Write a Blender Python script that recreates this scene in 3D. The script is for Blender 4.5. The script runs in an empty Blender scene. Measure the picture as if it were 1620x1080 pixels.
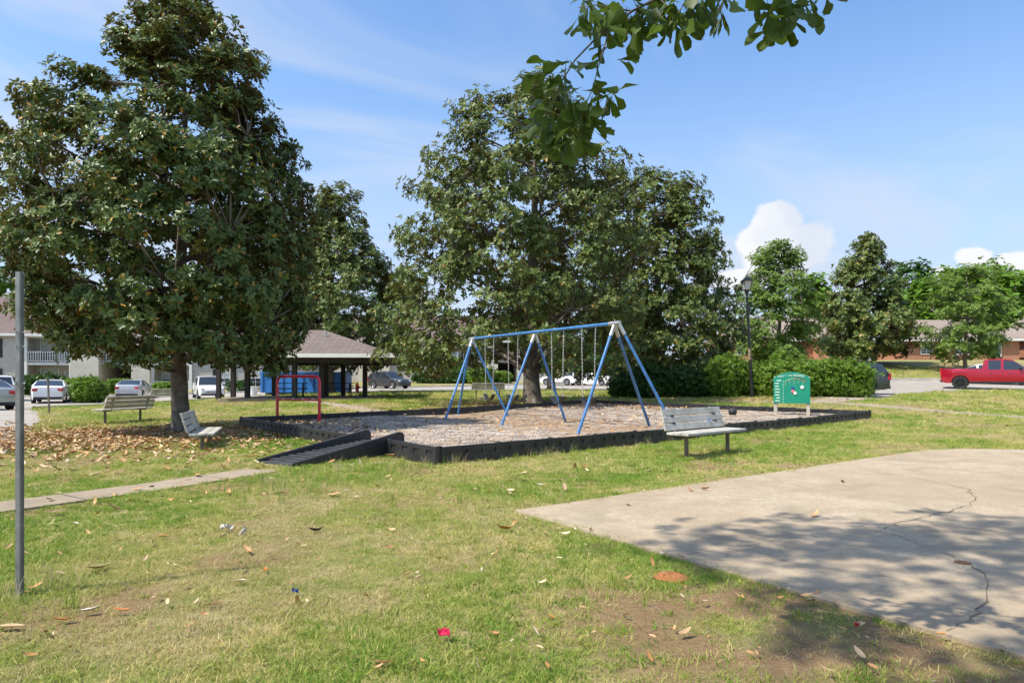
import bpy, bmesh, math, random
import numpy as np
from mathutils import Vector, Matrix
from mathutils.geometry import delaunay_2d_cdt

random.seed(7)
R = math.radians
scene = bpy.context.scene
COL = scene.collection

# ------------------------------------------------------------------ camera, sky, sun, exposure
FPX, EYE, HOR = 1040.0, 1.35, 600.0          # focal length in photo pixels, eye height, horizon row
cam = bpy.data.objects.new('camera', bpy.data.cameras.new('camera'))
COL.objects.link(cam)
cam.location = (0, 0, EYE)
cam.rotation_euler = (R(90), 0, 0)
cam.data.sensor_width = 36.0
cam.data.lens = 36.0 * FPX / 1620.0
cam.data.shift_y = (HOR - 540.0) / 1620.0
cam.data.clip_start = 0.05
cam.data.clip_end = 3000
scene.camera = cam

SUN_H = Vector((-0.85, -0.42)).normalized()
SUN_EL = R(56)
SUN_DIR = Vector((SUN_H.x * math.cos(SUN_EL), SUN_H.y * math.cos(SUN_EL), math.sin(SUN_EL)))
sun = bpy.data.objects.new('sun', bpy.data.lights.new('sun', 'SUN'))
COL.objects.link(sun)
sun.data.energy = 3.0
sun.data.angle = R(0.55)
sun.data.color = (1.0, 0.93, 0.82)
sun.rotation_euler = (-SUN_DIR).to_track_quat('-Z', 'Y').to_euler()
sun.location = (-20, -10, 40)

world = bpy.data.worlds.new('World')
scene.world = world
world.use_nodes = True


def build_world():
    nt = world.node_tree
    nt.nodes.clear()
    N = nt.nodes.new
    L = nt.links.new
    out = N('ShaderNodeOutputWorld')
    bg = N('ShaderNodeBackground')
    bg.inputs['Strength'].default_value = 0.15
    L(bg.outputs[0], out.inputs[0])
    sky = N('ShaderNodeTexSky')
    sky.sky_type = 'NISHITA'
    sky.sun_disc = False
    sky.sun_elevation = SUN_EL
    sky.sun_rotation = math.atan2(SUN_DIR.x, SUN_DIR.y)
    sky.air_density = 1.15
    sky.dust_density = 0.9
    sky.ozone_density = 1.8
    hs = N('ShaderNodeHueSaturation')
    hs.inputs['Saturation'].default_value = 1.14
    hs.inputs['Value'].default_value = 0.76
    L(sky.outputs[0], hs.inputs['Color'])
    tc = N('ShaderNodeTexCoord')
    sep = N('ShaderNodeSeparateXYZ')
    L(tc.outputs['Generated'], sep.inputs[0])

    def m(op, a, b=None, c=None):
        n = N('ShaderNodeMath')
        n.operation = op
        for i, v in enumerate((a, b, c)):
            if v is None:
                continue
            if isinstance(v, (int, float)):
                n.inputs[i].default_value = v
            else:
                L(v, n.inputs[i])
        return n.outputs[0]

    def sstep(v, a, b):
        n = N('ShaderNodeMapRange')
        n.interpolation_type = 'SMOOTHSTEP'
        L(v, n.inputs[0])
        n.inputs[1].default_value = a
        n.inputs[2].default_value = b
        return n.outputs[0]
    X, Y, Z = sep.outputs
    # thin cirrus on a high flat layer
    den = m('ADD', m('MAXIMUM', Z, 0.0), 0.16)
    cx = m('DIVIDE', X, den)
    cy = m('DIVIDE', Y, den)
    comb = N('ShaderNodeCombineXYZ')
    L(m('ADD', m('MULTIPLY', cx, 0.75), m('MULTIPLY', cy, 0.18)), comb.inputs[0])
    L(m('ADD', m('MULTIPLY', cy, 1.25), m('MULTIPLY', cx, -0.55)), comb.inputs[1])
    n1 = N('ShaderNodeTexNoise')
    n1.inputs['Scale'].default_value = 1.05
    n1.inputs['Detail'].default_value = 7
    n1.inputs['Roughness'].default_value = 0.52
    n1.inputs['Distortion'].default_value = 0.7
    L(comb.outputs[0], n1.inputs['Vector'])
    cir = m('MULTIPLY', sstep(n1.outputs[0], 0.44, 0.64), 0.62)
    # puffy cumulus low over the horizon: placed lobes plus a scattered band
    az = m('ARCTAN2', X, Y)
    el = m('ARCSINE', Z)
    n2 = N('ShaderNodeTexNoise')
    n2.inputs['Scale'].default_value = 15.0
    n2.inputs['Detail'].default_value = 6
    n2.inputs['Roughness'].default_value = 0.55
    L(tc.outputs['Generated'], n2.inputs['Vector'])
    nb = m('SUBTRACT', n2.outputs[0], 0.5)
    total = None
    lobes = [(21.8, 12.2, 1.9, 1.7), (24.3, 10.8, 2.0, 1.4), (20.3, 11.0, 1.8, 1.5), (22.3, 9.6, 4.0, 1.6), (18.8, 8.2, 2.6, 1.1),
             (35.2, 8.6, 1.2, .8), (37.5, 7.9, 1.9, 1.1), (33.4, 7.6, 1.1, 0.6), (40.5, 8.0, 1.4, 1.0),
             (-62, 9.5, 5, 2.2), (-80, 11, 4, 2.4), (64, 10, 5, 2.3), (92, 12, 6, 2.6), (130, 11, 6, 2.6), (175, 10, 7, 2.4), (-125, 12, 6, 2.8)]
    for a0, e0, ra, re in lobes:
        da = m('DIVIDE', m('SUBTRACT', az, R(a0)), R(ra))
        de = m('DIVIDE', m('SUBTRACT', el, R(e0)), R(re))
        d2 = m('SQRT', m('ADD', m('MULTIPLY', da, da), m('MULTIPLY', de, de)))
        v = m('SUBTRACT', 1.0, m('ADD', d2, m('MULTIPLY', nb, -2.1)))
        total = v if total is None else m('MAXIMUM', total, v)
    cum = m('MULTIPLY', sstep(total, -0.02, 0.26), 0.92)
    # cloud body shading: a second noise greys the lower lumps a little
    n3 = N('ShaderNodeTexNoise')
    n3.inputs['Scale'].default_value = 9.0
    n3.inputs['Detail'].default_value = 4
    L(tc.outputs['Generated'], n3.inputs['Vector'])
    cc = N('ShaderNodeMix')
    cc.data_type = 'RGBA'
    cc.inputs[6].default_value = (2.35, 2.48, 2.8, 1)
    cc.inputs[7].default_value = (3.0, 3.0, 3.0, 1)
    L(sstep(n3.outputs[0], 0.36, 0.62), cc.inputs[0])
    tint = N('ShaderNodeMix')
    tint.data_type = 'RGBA'
    tint.blend_type = 'MULTIPLY'
    tint.inputs[0].default_value = 1.0
    L(hs.outputs[0], tint.inputs[6])
    tint.inputs[7].default_value = (.84, .90, .96, 1)
    hz = N('ShaderNodeMix')
    hz.data_type = 'RGBA'
    L(m('MULTIPLY', sstep(el, R(30), R(1)), .82), hz.inputs[0])
    L(tint.outputs[2], hz.inputs[6])
    hz.inputs[7].default_value = (1.70, 2.02, 2.62, 1)
    mx1 = N('ShaderNodeMix')
    mx1.data_type = 'RGBA'
    L(cir, mx1.inputs[0])
    L(hz.outputs[2], mx1.inputs[6])
    mx1.inputs[7].default_value = (2.1, 2.32, 2.75, 1)
    mx2 = N('ShaderNodeMix')
    mx2.data_type = 'RGBA'
    L(cum, mx2.inputs[0])
    L(mx1.outputs[2], mx2.inputs[6])
    L(cc.outputs[2], mx2.inputs[7])
    L(mx2.outputs[2], bg.inputs['Color'])


build_world()
scene.view_settings.view_transform = 'Standard'
scene.view_settings.look = 'None'
scene.view_settings.exposure = 1.15
scene.view_settings.gamma = 1.0
scene.cycles.max_bounces = 7
scene.cycles.diffuse_bounces = 4
scene.cycles.glossy_bounces = 2
scene.cycles.use_adaptive_sampling = True
scene.cycles.adaptive_threshold = 0.025
scene.cycles.transparent_max_bounces = 6
scene.cycles.use_denoising = True

# ------------------------------------------------------------------ numeric helpers


def sm(v, a, b):
    t = np.clip((np.asarray(v, float) - a) / (b - a), 0, 1)
    return t * t * (3 - 2 * t)


def vnoise(x, y, s, seed=0):
    x = np.asarray(x, float) / s + seed * 17.3
    y = np.asarray(y, float) / s - seed * 9.1
    xi, yi = np.floor(x), np.floor(y)
    fx, fy = x - xi, y - yi
    fx, fy = fx * fx * (3 - 2 * fx), fy * fy * (3 - 2 * fy)

    def h(a, b):
        v = np.sin(a * 127.1 + b * 311.7 + seed * 13.7) * 43758.5453
        return v - np.floor(v)
    return (h(xi, yi) * (1 - fx) + h(xi + 1, yi) * fx) * (1 - fy) + (h(xi, yi + 1) * (1 - fx) + h(xi + 1, yi + 1) * fx) * fy


def fbm(x, y, s, seed=0):
    return .55 * vnoise(x, y, s, seed) + .3 * vnoise(x, y, s * .45, seed + 3) + .15 * vnoise(x, y, s * .2, seed + 5)


def tz(x, y):
    """height of the ground"""
    x = np.asarray(x, float)
    y = np.asarray(y, float)
    base = np.interp(y, [-50, 19, 24, 28, 40, 55, 70, 76, 88, 200], [0, 0, .09, .22, .37, .37, .45, .6, 1.0, 1.3])
    base = base - .52 * sm(-x, 8, 26) * sm(y, 15, 40) * (1 - sm(y, 53, 68))
    base = base + .24 * sm(x, 6, 16) * sm(y, 22, 33) * (1 - sm(y, 40, 60))
    hill = np.interp(y, [-50, 34, 42, 50, 56, 62, 76, 120, 300], [0, .58, .68, 1.15, 2.0, 3.0, 3.6, 4.5, 6.0])
    k = sm(x, 13, 21) * sm(y, 33, 42)
    base = base * (1 - k) + hill * k
    return base


def tzf(x, y):
    return float(tz(x, y))


def at(px, py):
    """photo pixel -> point on the ground"""
    dx, dz = (px - 810) / FPX, (HOR - py) / FPX
    prev = 1.0
    for Y in np.arange(1.5, 260, .05):
        if EYE + dz * Y <= tzf(dx * Y, Y):
            return (dx * Y, float(Y))
    return (dx * 260, 260.0)


def pt(px, py, Y):
    return Vector(((px - 810) * Y / FPX, Y, EYE + (HOR - py) * Y / FPX))


# ------------------------------------------------------------------ object helpers


def link(o, parent=None):
    COL.objects.link(o)
    if parent is not None:
        o.parent = parent
    return o


def tag(o, label=None, cat=None, group=None, kind=None):
    if label:
        o['label'] = label
    if cat:
        o['category'] = cat
    if group:
        o['group'] = group
    if kind:
        o['kind'] = kind
    return o


def empty(name, loc=(0, 0, 0), rz=0.0, label=None, cat=None, group=None):
    o = bpy.data.objects.new(name, None)
    o.empty_display_size = .2
    o.location = loc
    o.rotation_euler = (0, 0, rz)
    link(o)
    return tag(o, label, cat, group)


def copy_tree(o, parent=None):
    c = o.copy()
    COL.objects.link(c)
    c.parent = parent
    for ch in list(o.children):
        copy_tree(ch, c)
    return c


class MB:
    def __init__(s):
        s.v = []
        s.f = []

    def add(s, vs, fs):
        k = len(s.v)
        s.v += [tuple(v) for v in vs]
        s.f += [tuple(i + k for i in f) for f in fs]
        return s

    def box(s, c, d, rot=None):
        x, y, z = d[0] / 2, d[1] / 2, d[2] / 2
        vs = [Vector(p) for p in ((-x, -y, -z), (x, -y, -z), (x, y, -z), (-x, y, -z), (-x, -y, z), (x, -y, z), (x, y, z), (-x, y, z))]
        if rot is not None:
            vs = [rot @ v for v in vs]
        vs = [v + Vector(c) for v in vs]
        return s.add(vs, [(0, 3, 2, 1), (4, 5, 6, 7), (0, 1, 5, 4), (1, 2, 6, 5), (2, 3, 7, 6), (3, 0, 4, 7)])

    def tube(s, pts, rad, n=8, cap=True):
        pts = [Vector(p) for p in pts]
        if not hasattr(rad, '__len__'):
            rad = [rad] * len(pts)
        k = len(s.v)
        ref = None
        for i, p in enumerate(pts):
            t = (pts[min(i + 1, len(pts) - 1)] - pts[max(i - 1, 0)]).normalized()
            if ref is None:
                ref = Vector((0, 0, 1)) if abs(t.z) < .9 else Vector((1, 0, 0))
            u = t.cross(ref).normalized()
            w = t.cross(u).normalized()
            ref = -w if False else u.cross(t).normalized()
            for j in range(n):
                a = 2 * math.pi * j / n
                s.v.append(tuple(p + (u * math.cos(a) + w * math.sin(a)) * rad[i]))
        for i in range(len(pts) - 1):
            for j in range(n):
                a, b = k + i * n + j, k + i * n + (j + 1) % n
                s.f.append((a, a + n, b + n, b))
        if cap:
            s.f.append(tuple(k + j for j in range(n)))
            e = k + (len(pts) - 1) * n
            s.f.append(tuple(e + n - 1 - j for j in range(n)))
        return s

    def lathe(s, prof, n=20, M=None):
        k = len(s.v)
        for r, z in prof:
            for j in range(n):
                a = 2 * math.pi * j / n
                v = Vector((r * math.cos(a), r * math.sin(a), z))
                s.v.append(tuple(M @ v if M is not None else v))
        for i in range(len(prof) - 1):
            for j in range(n):
                a, b = k + i * n + j, k + i * n + (j + 1) % n
                s.f.append((a, b, b + n, a + n))
        return s

    def prism(s, poly, h, M=None):
        """poly in xy, extruded along z by h"""
        n = len(poly)
        vs = [Vector((p[0], p[1], 0)) for p in poly] + [Vector((p[0], p[1], h)) for p in poly]
        if M is not None:
            vs = [M @ v for v in vs]
        fs = [tuple(range(n - 1, -1, -1)), tuple(range(n, 2 * n))]
        fs += [(i, (i + 1) % n, n + (i + 1) % n, n + i) for i in range(n)]
        return s.add(vs, fs)

    def mesh(s, name, mat=None, smooth=False):
        me = bpy.data.meshes.new(name)
        me.from_pydata(s.v, [], s.f)
        bm = bmesh.new()
        bm.from_mesh(me)
        bmesh.ops.recalc_face_normals(bm, faces=bm.faces)
        bm.to_mesh(me)
        bm.free()
        if smooth:
            me.shade_smooth()
            if smooth != 'all':
                me.set_sharp_from_angle(angle=R(38))
        if mat:
            me.materials.append(mat)
        return me

    def build(s, name, mat=None, parent=None, smooth=False, bevel=0, loc=None):
        o = bpy.data.objects.new(name, s.mesh(name, mat, smooth))
        link(o, parent)
        if loc is not None:
            o.location = loc
        if bevel:
            b = o.modifiers.new('bevel', 'BEVEL')
            b.width = bevel
            b.segments = 2
            b.limit_method = 'ANGLE'
        return o


def fast_mesh(name, V, F, mat=None, attrs=None, smooth=False):
    """V (n,3) floats, F (m,k) ints, attrs {name: per-face array}"""
    V = np.asarray(V, np.float32)
    F = np.asarray(F, np.int32)
    me = bpy.data.meshes.new(name)
    m, k = F.shape
    me.vertices.add(len(V))
    me.vertices.foreach_set('co', V.ravel())
    me.loops.add(m * k)
    me.loops.foreach_set('vertex_index', F.ravel())
    me.polygons.add(m)
    me.polygons.foreach_set('loop_start', np.arange(0, m * k, k, dtype=np.int32))
    me.polygons.foreach_set('loop_total', np.full(m, k, np.int32))
    if smooth:
        me.polygons.foreach_set('use_smooth', np.ones(m, bool))
    me.update(calc_edges=True)
    for nm, arr in (attrs or {}).items():
        a = me.attributes.new(nm, 'FLOAT', 'FACE')
        a.data.foreach_set('value', np.asarray(arr, np.float32))
    if mat:
        me.materials.append(mat)
    return me


# ------------------------------------------------------------------ materials
MATS = {}


def mat(name, col, rough=.6, metal=0.0, var=.12, scale=6.0, bump=0.0, bscale=None, spec=.5, coat=0.0, col2=None, detail=4, coords='Object', trans=0.0):
    if name in MATS:
        return MATS[name]
    m_ = bpy.data.materials.new(name)
    m_.use_nodes = True
    nt = m_.node_tree
    b = nt.nodes['Principled BSDF']
    b.inputs['Roughness'].default_value = rough
    b.inputs['Metallic'].default_value = metal
    b.inputs['Specular IOR Level'].default_value = spec
    b.inputs['Coat Weight'].default_value = coat
    b.inputs['Coat Roughness'].default_value = .06
    tc = nt.nodes.new('ShaderNodeTexCoord')
    n = nt.nodes.new('ShaderNodeTexNoise')
    n.inputs['Scale'].default_value = scale
    n.inputs['Detail'].default_value = detail
    n.inputs['Roughness'].default_value = .6
    if coords == 'World':
        g = nt.nodes.new('ShaderNodeNewGeometry')
        vec = g.outputs['Position']
    else:
        vec = tc.outputs[coords]
    nt.links.new(vec, n.inputs['Vector'])
    mx = nt.nodes.new('ShaderNodeMix')
    mx.data_type = 'RGBA'
    rp = nt.nodes.new('ShaderNodeMapRange')
    rp.inputs[1].default_value = .32
    rp.inputs[2].default_value = .68
    nt.links.new(n.outputs[0], rp.inputs[0])
    nt.links.new(rp.outputs[0], mx.inputs[0])
    c1 = tuple(max(0, c * (1 - var)) for c in col)
    c2 = col2 if col2 else tuple(min(1, c * (1 + var)) for c in col)
    mx.inputs[6].default_value = (*c1, 1)
    mx.inputs[7].default_value = (*c2, 1)
    nt.links.new(mx.outputs[2], b.inputs['Base Color'])
    if bump:
        n2 = nt.nodes.new('ShaderNodeTexNoise')
        n2.inputs['Scale'].default_value = bscale or scale * 5
        n2.inputs['Detail'].default_value = 5
        nt.links.new(vec, n2.inputs['Vector'])
        bp = nt.nodes.new('ShaderNodeBump')
        bp.inputs['Strength'].default_value = bump
        bp.inputs['Distance'].default_value = .02
        nt.links.new(n2.outputs[0], bp.inputs['Height'])
        nt.links.new(bp.outputs[0], b.inputs['Normal'])
    MATS[name] = m_
    return m_


def nodes_mat(name):
    m_ = bpy.data.materials.new(name)
    m_.use_nodes = True
    MATS[name] = m_
    nt = m_.node_tree
    return m_, nt, nt.nodes['Principled BSDF']


class NT:
    """tiny shader-node shorthand"""

    def __init__(s, nt):
        s.nt = nt

    def new(s, t, **kw):
        n = s.nt.nodes.new(t)
        for k, v in kw.items():
            setattr(n, k, v)
        return n

    def set(s, sock, v):
        if isinstance(v, bpy.types.NodeSocket):
            s.nt.links.new(v, sock)
        else:
            sock.default_value = v

    def noise(s, vec, scale, detail=5, rough=.6, dist=0):
        n = s.new('ShaderNodeTexNoise')
        s.set(n.inputs['Vector'], vec)
        n.inputs['Scale'].default_value = scale
        n.inputs['Detail'].default_value = detail
        n.inputs['Roughness'].default_value = rough
        n.inputs['Distortion'].default_value = dist
        return n.outputs[0]

    def rng(s, v, a, b, c=0, d=1, smooth=True):
        n = s.new('ShaderNodeMapRange')
        if smooth:
            n.interpolation_type = 'SMOOTHSTEP'
        s.set(n.inputs[0], v)
        for i, q in enumerate((a, b, c, d)):
            n.inputs[i + 1].default_value = q
        return n.outputs[0]

    def mix(s, f, a, b, mode='MIX'):
        n = s.new('ShaderNodeMix', data_type='RGBA', blend_type=mode)
        s.set(n.inputs[0], f)
        s.set(n.inputs[6], a if isinstance(a, bpy.types.NodeSocket) else (*a, 1))
        s.set(n.inputs[7], b if isinstance(b, bpy.types.NodeSocket) else (*b, 1))
        return n.outputs[2]

    def m(s, op, a, b=0.0):
        n = s.new('ShaderNodeMath', operation=op)
        s.set(n.inputs[0], a)
        s.set(n.inputs[1], b)
        return n.outputs[0]

    def attr(s, name):
        n = s.new('ShaderNodeAttribute', attribute_name=name)
        return n

    def bump(s, h, strength, dist=.02):
        n = s.new('ShaderNodeBump')
        n.inputs['Strength'].default_value = strength
        n.inputs['Distance'].default_value = dist
        s.set(n.inputs['Height'], h)
        return n.outputs[0]


def ground_material():
    m_, nt, b = nodes_mat('lawn soil and thatch')
    n = NT(nt)
    pos = n.new('ShaderNodeNewGeometry').outputs['Position']
    big = n.noise(pos, .35, 5)
    mid = n.noise(pos, 1.9, 6)
    fine = n.noise(pos, 38, 6, .7)
    grn = n.mix(n.rng(mid, .35, .65), (.205, .230, .060), (.310, .305, .095))
    straw = n.mix(n.rng(fine, .3, .7), (.330, .265, .125), (.480, .395, .205))
    c = n.mix(n.rng(n.m('ADD', n.m('MULTIPLY', big, .6), n.m('MULTIPLY', mid, .4)), .43, .60), grn, straw)
    soil = n.mix(n.rng(fine, .3, .7), (.200, .110, .058), (.380, .245, .140))
    c = n.mix(n.attr('soil').outputs['Fac'], c, soil)
    c = n.mix(n.rng(fine, .34, .74, .0, .38), c, (.085, .085, .035))
    nt.links.new(c, b.inputs['Base Color'])
    b.inputs['Roughness'].default_value = .95
    b.inputs['Specular IOR Level'].default_value = .15
    nt.links.new(n.bump(n.m('ADD', fine, n.m('MULTIPLY', mid, .6)), .9, .03), b.inputs['Normal'])
    return m_


def concrete_material(name, c1, c2, c3, stain=(.20, .115, .06)):
    m_, nt, b = nodes_mat(name)
    n = NT(nt)
    pos = n.new('ShaderNodeNewGeometry').outputs['Position']
    big = n.noise(pos, .45, 6, .6, .4)
    mid = n.noise(pos, 2.6, 6, .65)
    fine = n.noise(pos, 26, 5, .75)
    c = n.mix(n.rng(big, .36, .64), c1, c2)
    c = n.mix(n.rng(mid, .40, .66, 0, .6), c, c3)
    st = n.noise(pos, .8, 4, .55, .8)
    c = n.mix(n.rng(st, .60, .78, 0, .55), c, stain)
    c = n.mix(n.rng(fine, .40, .66, 0, .42), c, tuple(v * .55 for v in c1))
    dirt = n.noise(pos, .9, 7, .68, 1.2)
    c = n.mix(n.rng(dirt, .46, .66, 0, .5), c, tuple(v * .62 for v in (c1[0] * .92, c1[1] * .98, c1[2])))
    grit = n.noise(pos, 9, 6, .7)
    c = n.mix(n.rng(grit, .42, .66, 0, .5), c, tuple(v * .66 for v in c2))
    spk = n.new('ShaderNodeTexVoronoi')
    spk.inputs['Scale'].default_value = 60
    nt.links.new(pos, spk.inputs['Vector'])
    c = n.mix(n.rng(spk.outputs['Distance'], .0, .16, .5, 0), c, (.10, .08, .06))
    nt.links.new(c, b.inputs['Base Color'])
    b.inputs['Roughness'].default_value = .9
    b.inputs['Specular IOR Level'].default_value = .25
    nt.links.new(n.bump(n.m('ADD', fine, mid), .5, .012), b.inputs['Normal'])
    return m_


def leaf_material(name, dark, light, tip, back, rough=.38, tipcut=.93, transl=.18):
    """leaf colours by the per-leaf attribute 'rnd'; undersides get their own colour"""
    m_, nt, b = nodes_mat(name)
    n = NT(nt)
    rnd = n.attr('rnd').outputs['Fac']
    c = n.mix(n.rng(rnd, 0, tipcut, smooth=False), dark, light)
    c = n.mix(n.rng(rnd, tipcut, tipcut + .012), c, tip)
    geo = n.new('ShaderNodeNewGeometry')
    c = n.mix(geo.outputs['Backfacing'], c, n.mix(n.rng(rnd, 0, 1, smooth=False), back, tuple(v * .6 for v in back)))
    nt.links.new(c, b.inputs['Base Color'])
    b.inputs['Roughness'].default_value = rough
    b.inputs['Specular IOR Level'].default_value = .32
    tr = n.new('ShaderNodeBsdfTranslucent')
    nt.links.new(n.mix(.5, c, (light[0] * 1.3, light[1] * 1.4, light[2])), tr.inputs['Color'])
    ms = n.new('ShaderNodeMixShader')
    ms.inputs[0].default_value = transl
    nt.links.new(b.outputs[0], ms.inputs[1])
    nt.links.new(tr.outputs[0], ms.inputs[2])
    nt.links.new(ms.outputs[0], nt.nodes['Material Output'].inputs[0])
    return m_


def grass_material(name, ca, cb, cdry):
    m_, nt, b = nodes_mat(name)
    n = NT(nt)
    pos = n.new('ShaderNodeNewGeometry').outputs['Position']
    oi = n.new('ShaderNodeObjectInfo').outputs['Random']
    c = n.mix(oi, ca, cb)
    patch = n.noise(pos, .7, 4)
    f = n.m('ADD', n.m('MULTIPLY', oi, .35), n.m('MULTIPLY', patch, .9))
    c = n.mix(n.rng(f, .54, .84), c, cdry)
    nt.links.new(c, b.inputs['Base Color'])
    b.inputs['Roughness'].default_value = .6
    b.inputs['Specular IOR Level'].default_value = .3
    tr = n.new('ShaderNodeBsdfTranslucent')
    nt.links.new(c, tr.inputs['Color'])
    ms = n.new('ShaderNodeMixShader')
    ms.inputs[0].default_value = .38
    nt.links.new(b.outputs[0], ms.inputs[1])
    nt.links.new(tr.outputs[0], ms.inputs[2])
    nt.links.new(ms.outputs[0], nt.nodes['Material Output'].inputs[0])
    return m_


def brick_material(name, c1, c2, mortar, wash=None):
    m_, nt, b = nodes_mat(name)
    n = NT(nt)
    tc = n.new('ShaderNodeTexCoord')
    sep = n.new('ShaderNodeSeparateXYZ')
    nt.links.new(tc.outputs['Object'], sep.inputs[0])
    cb = n.new('ShaderNodeCombineXYZ')
    nt.links.new(n.m('ADD', sep.outputs[0], sep.outputs[1]), cb.inputs[0])
    nt.links.new(sep.outputs[2], cb.inputs[1])
    br = n.new('ShaderNodeTexBrick')
    nt.links.new(cb.outputs[0], br.inputs['Vector'])
    br.inputs['Scale'].default_value = 1.0
    br.inputs['Brick Width'].default_value = .24
    br.inputs['Row Height'].default_value = .08
    br.inputs['Mortar Size'].default_value = .010
    br.inputs['Bias'].default_value = .1
    br.inputs['Color1'].default_value = (*c1, 1)
    br.inputs['Color2'].default_value = (*c2, 1)
    br.inputs['Mortar'].default_value = (*mortar, 1)
    w = n.noise(tc.outputs['Object'], .9, 5)
    c = n.mix(n.rng(w, .35, .7, 0, .4), br.outputs['Color'], wash or tuple(v * .7 for v in c1))
    f2 = n.noise(tc.outputs['Object'], 5.5, 3, .8)
    c = n.mix(n.rng(f2, .3, .7, 0, .35), c, tuple(min(1, v * 1.35) for v in c2))
    nt.links.new(c, b.inputs['Base Color'])
    b.inputs['Roughness'].default_value = .9
    nt.links.new(n.bump(br.outputs['Fac'], .4, -.01), b.inputs['Normal'])
    return m_


def shingle_material(name, c1, c2, c3):
    m_, nt, b = nodes_mat(name)
    n = NT(nt)
    tc = n.new('ShaderNodeTexCoord')
    sep = n.new('ShaderNodeSeparateXYZ')
    nt.links.new(tc.outputs['Object'], sep.inputs[0])
    cb = n.new('ShaderNodeCombineXYZ')
    nt.links.new(n.m('ADD', sep.outputs[0], n.m('MULTIPLY', sep.outputs[1], .73)), cb.inputs[0])
    nt.links.new(n.m('MULTIPLY', sep.outputs[2], 2.0), cb.inputs[1])
    br = n.new('ShaderNodeTexBrick')
    nt.links.new(cb.outputs[0], br.inputs['Vector'])
    br.inputs['Scale'].default_value = 1.0
    br.inputs['Brick Width'].default_value = .33
    br.inputs['Row Height'].default_value = .17
    br.inputs['Mortar Size'].default_value = .014
    br.inputs['Color1'].default_value = (*c1, 1)
    br.inputs['Color2'].default_value = (*c2, 1)
    br.inputs['Mortar'].default_value = (*tuple(v * .45 for v in c1), 1)
    w = n.noise(tc.outputs['Object'], .8, 5)
    c = n.mix(n.rng(w, .35, .7, 0, .6), br.outputs['Color'], c3)
    nt.links.new(c, b.inputs['Base Color'])
    b.inputs['Roughness'].default_value = .95
    nt.links.new(n.bump(br.outputs['Fac'], .5, -.02), b.inputs['Normal'])
    return m_


def gravel_material():
    m_, nt, b = nodes_mat('pea gravel bed')
    n = NT(nt)
    pos = n.new('ShaderNodeNewGeometry').outputs['Position']
    vo = n.new('ShaderNodeTexVoronoi')
    vo.inputs['Scale'].default_value = 24
    nt.links.new(pos, vo.inputs['Vector'])
    sepc = n.new('ShaderNodeSeparateColor')
    nt.links.new(vo.outputs['Color'], sepc.inputs[0])
    c = n.mix(sepc.outputs[0], (.200, .165, .135), (.420, .375, .315))
    c = n.mix(n.rng(sepc.outputs[1], .72, .8), c, (.36, .20, .11))
    big = n.noise(pos, .42, 5, .55, .5)
    tan = n.mix(sepc.outputs[0], (.315, .205, .115), (.500, .350, .210))
    worn = n.attr('worn').outputs['Fac']
    c = n.mix(n.rng(n.m('ADD', n.m('MULTIPLY', worn, .75), n.m('MULTIPLY', big, .5)), .42, .72), c, tan)
    c = n.mix(n.rng(vo.outputs['Distance'], .35, .75, 0, .7), c, (.07, .05, .04))
    nt.links.new(c, b.inputs['Base Color'])
    b.inputs['Roughness'].default_value = .85
    nt.links.new(n.bump(n.m('SUBTRACT', 1.0, vo.outputs['Distance']), .9, .02), b.inputs['Normal'])
    return m_


def litter_material(name, cols):
    m_, nt, b = nodes_mat(name)
    n = NT(nt)
    oi = n.new('ShaderNodeObjectInfo').outputs['Random']
    cr = n.new('ShaderNodeValToRGB')
    cr.color_ramp.interpolation = 'LINEAR'
    el = cr.color_ramp.elements
    el[0].color = (*cols[0], 1)
    el[1].color = (*cols[-1], 1)
    for i, c in enumerate(cols[1:-1]):
        e = el.new((i + 1) / (len(cols) - 1))
        e.color = (*c, 1)
    nt.links.new(oi, cr.inputs[0])
    nt.links.new(cr.outputs[0], b.inputs['Base Color'])
    b.inputs['Roughness'].default_value = .6
    return m_


M_GROUND = ground_material()
M_PAD = concrete_material('weathered court concrete', (.41, .322, .218), (.475, .388, .275), (.34, .258, .168), (.42, .265, .15))
M_WALK = concrete_material('old sidewalk concrete', (.34, .27, .19), (.41, .335, .245), (.27, .21, .145))
M_ROAD = concrete_material('pale worn road paving', (.38, .34, .29), (.43, .39, .34), (.33, .295, .25), (.36, .29, .22))
M_CURB = mat('kerb concrete', (.42, .40, .36), .9, var=.2, scale=2, bump=.3)
M_GRAVEL = gravel_material()
M_BLACKPL = mat('black recycled plastic', (.022, .023, .025), .5, var=.35, scale=2.2, bump=.3, bscale=40, col2=(.036, .035, .033), detail=8, coords='World')
M_BLUE = mat('blue powder coat', (.034, .165, .430), .36, var=.28, scale=9, coat=.15, col2=(.075, .235, .50), detail=8)
M_GALV = mat('galvanised steel', (.55, .55, .53), .38, .75, var=.18, scale=14)
M_CHAIN = mat('zinc chain', (.58, .58, .56), .35, .6, var=.15, scale=30)
M_RED = mat('red powder coat', (.78, .018, .055), .3, var=.1, scale=4, coat=.3)
M_SLAT = mat('weathered grey paint on planks', (.43, .41, .345), .8, var=.28, scale=5, bump=.5, bscale=26, col2=(.53, .52, .465), detail=7)
M_BENCHLEG = mat('brown painted steel leg', (.15, .125, .10), .55, .2, var=.2)
M_BENCHARM = mat('grey cast bracket', (.42, .42, .39), .6, .3, var=.12)
M_POST = mat('post galvanised dull', (.25, .255, .25), .5, .4, var=.25, scale=8, bump=.15)
M_BARK = mat('magnolia bark', (.115, .090, .068), .95, var=.35, scale=5, bump=.7, bscale=14, col2=(.19, .165, .135))
M_BARK2 = mat('pale bark', (.20, .175, .145), .95, var=.3, scale=5, bump=.6, bscale=14)
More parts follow.
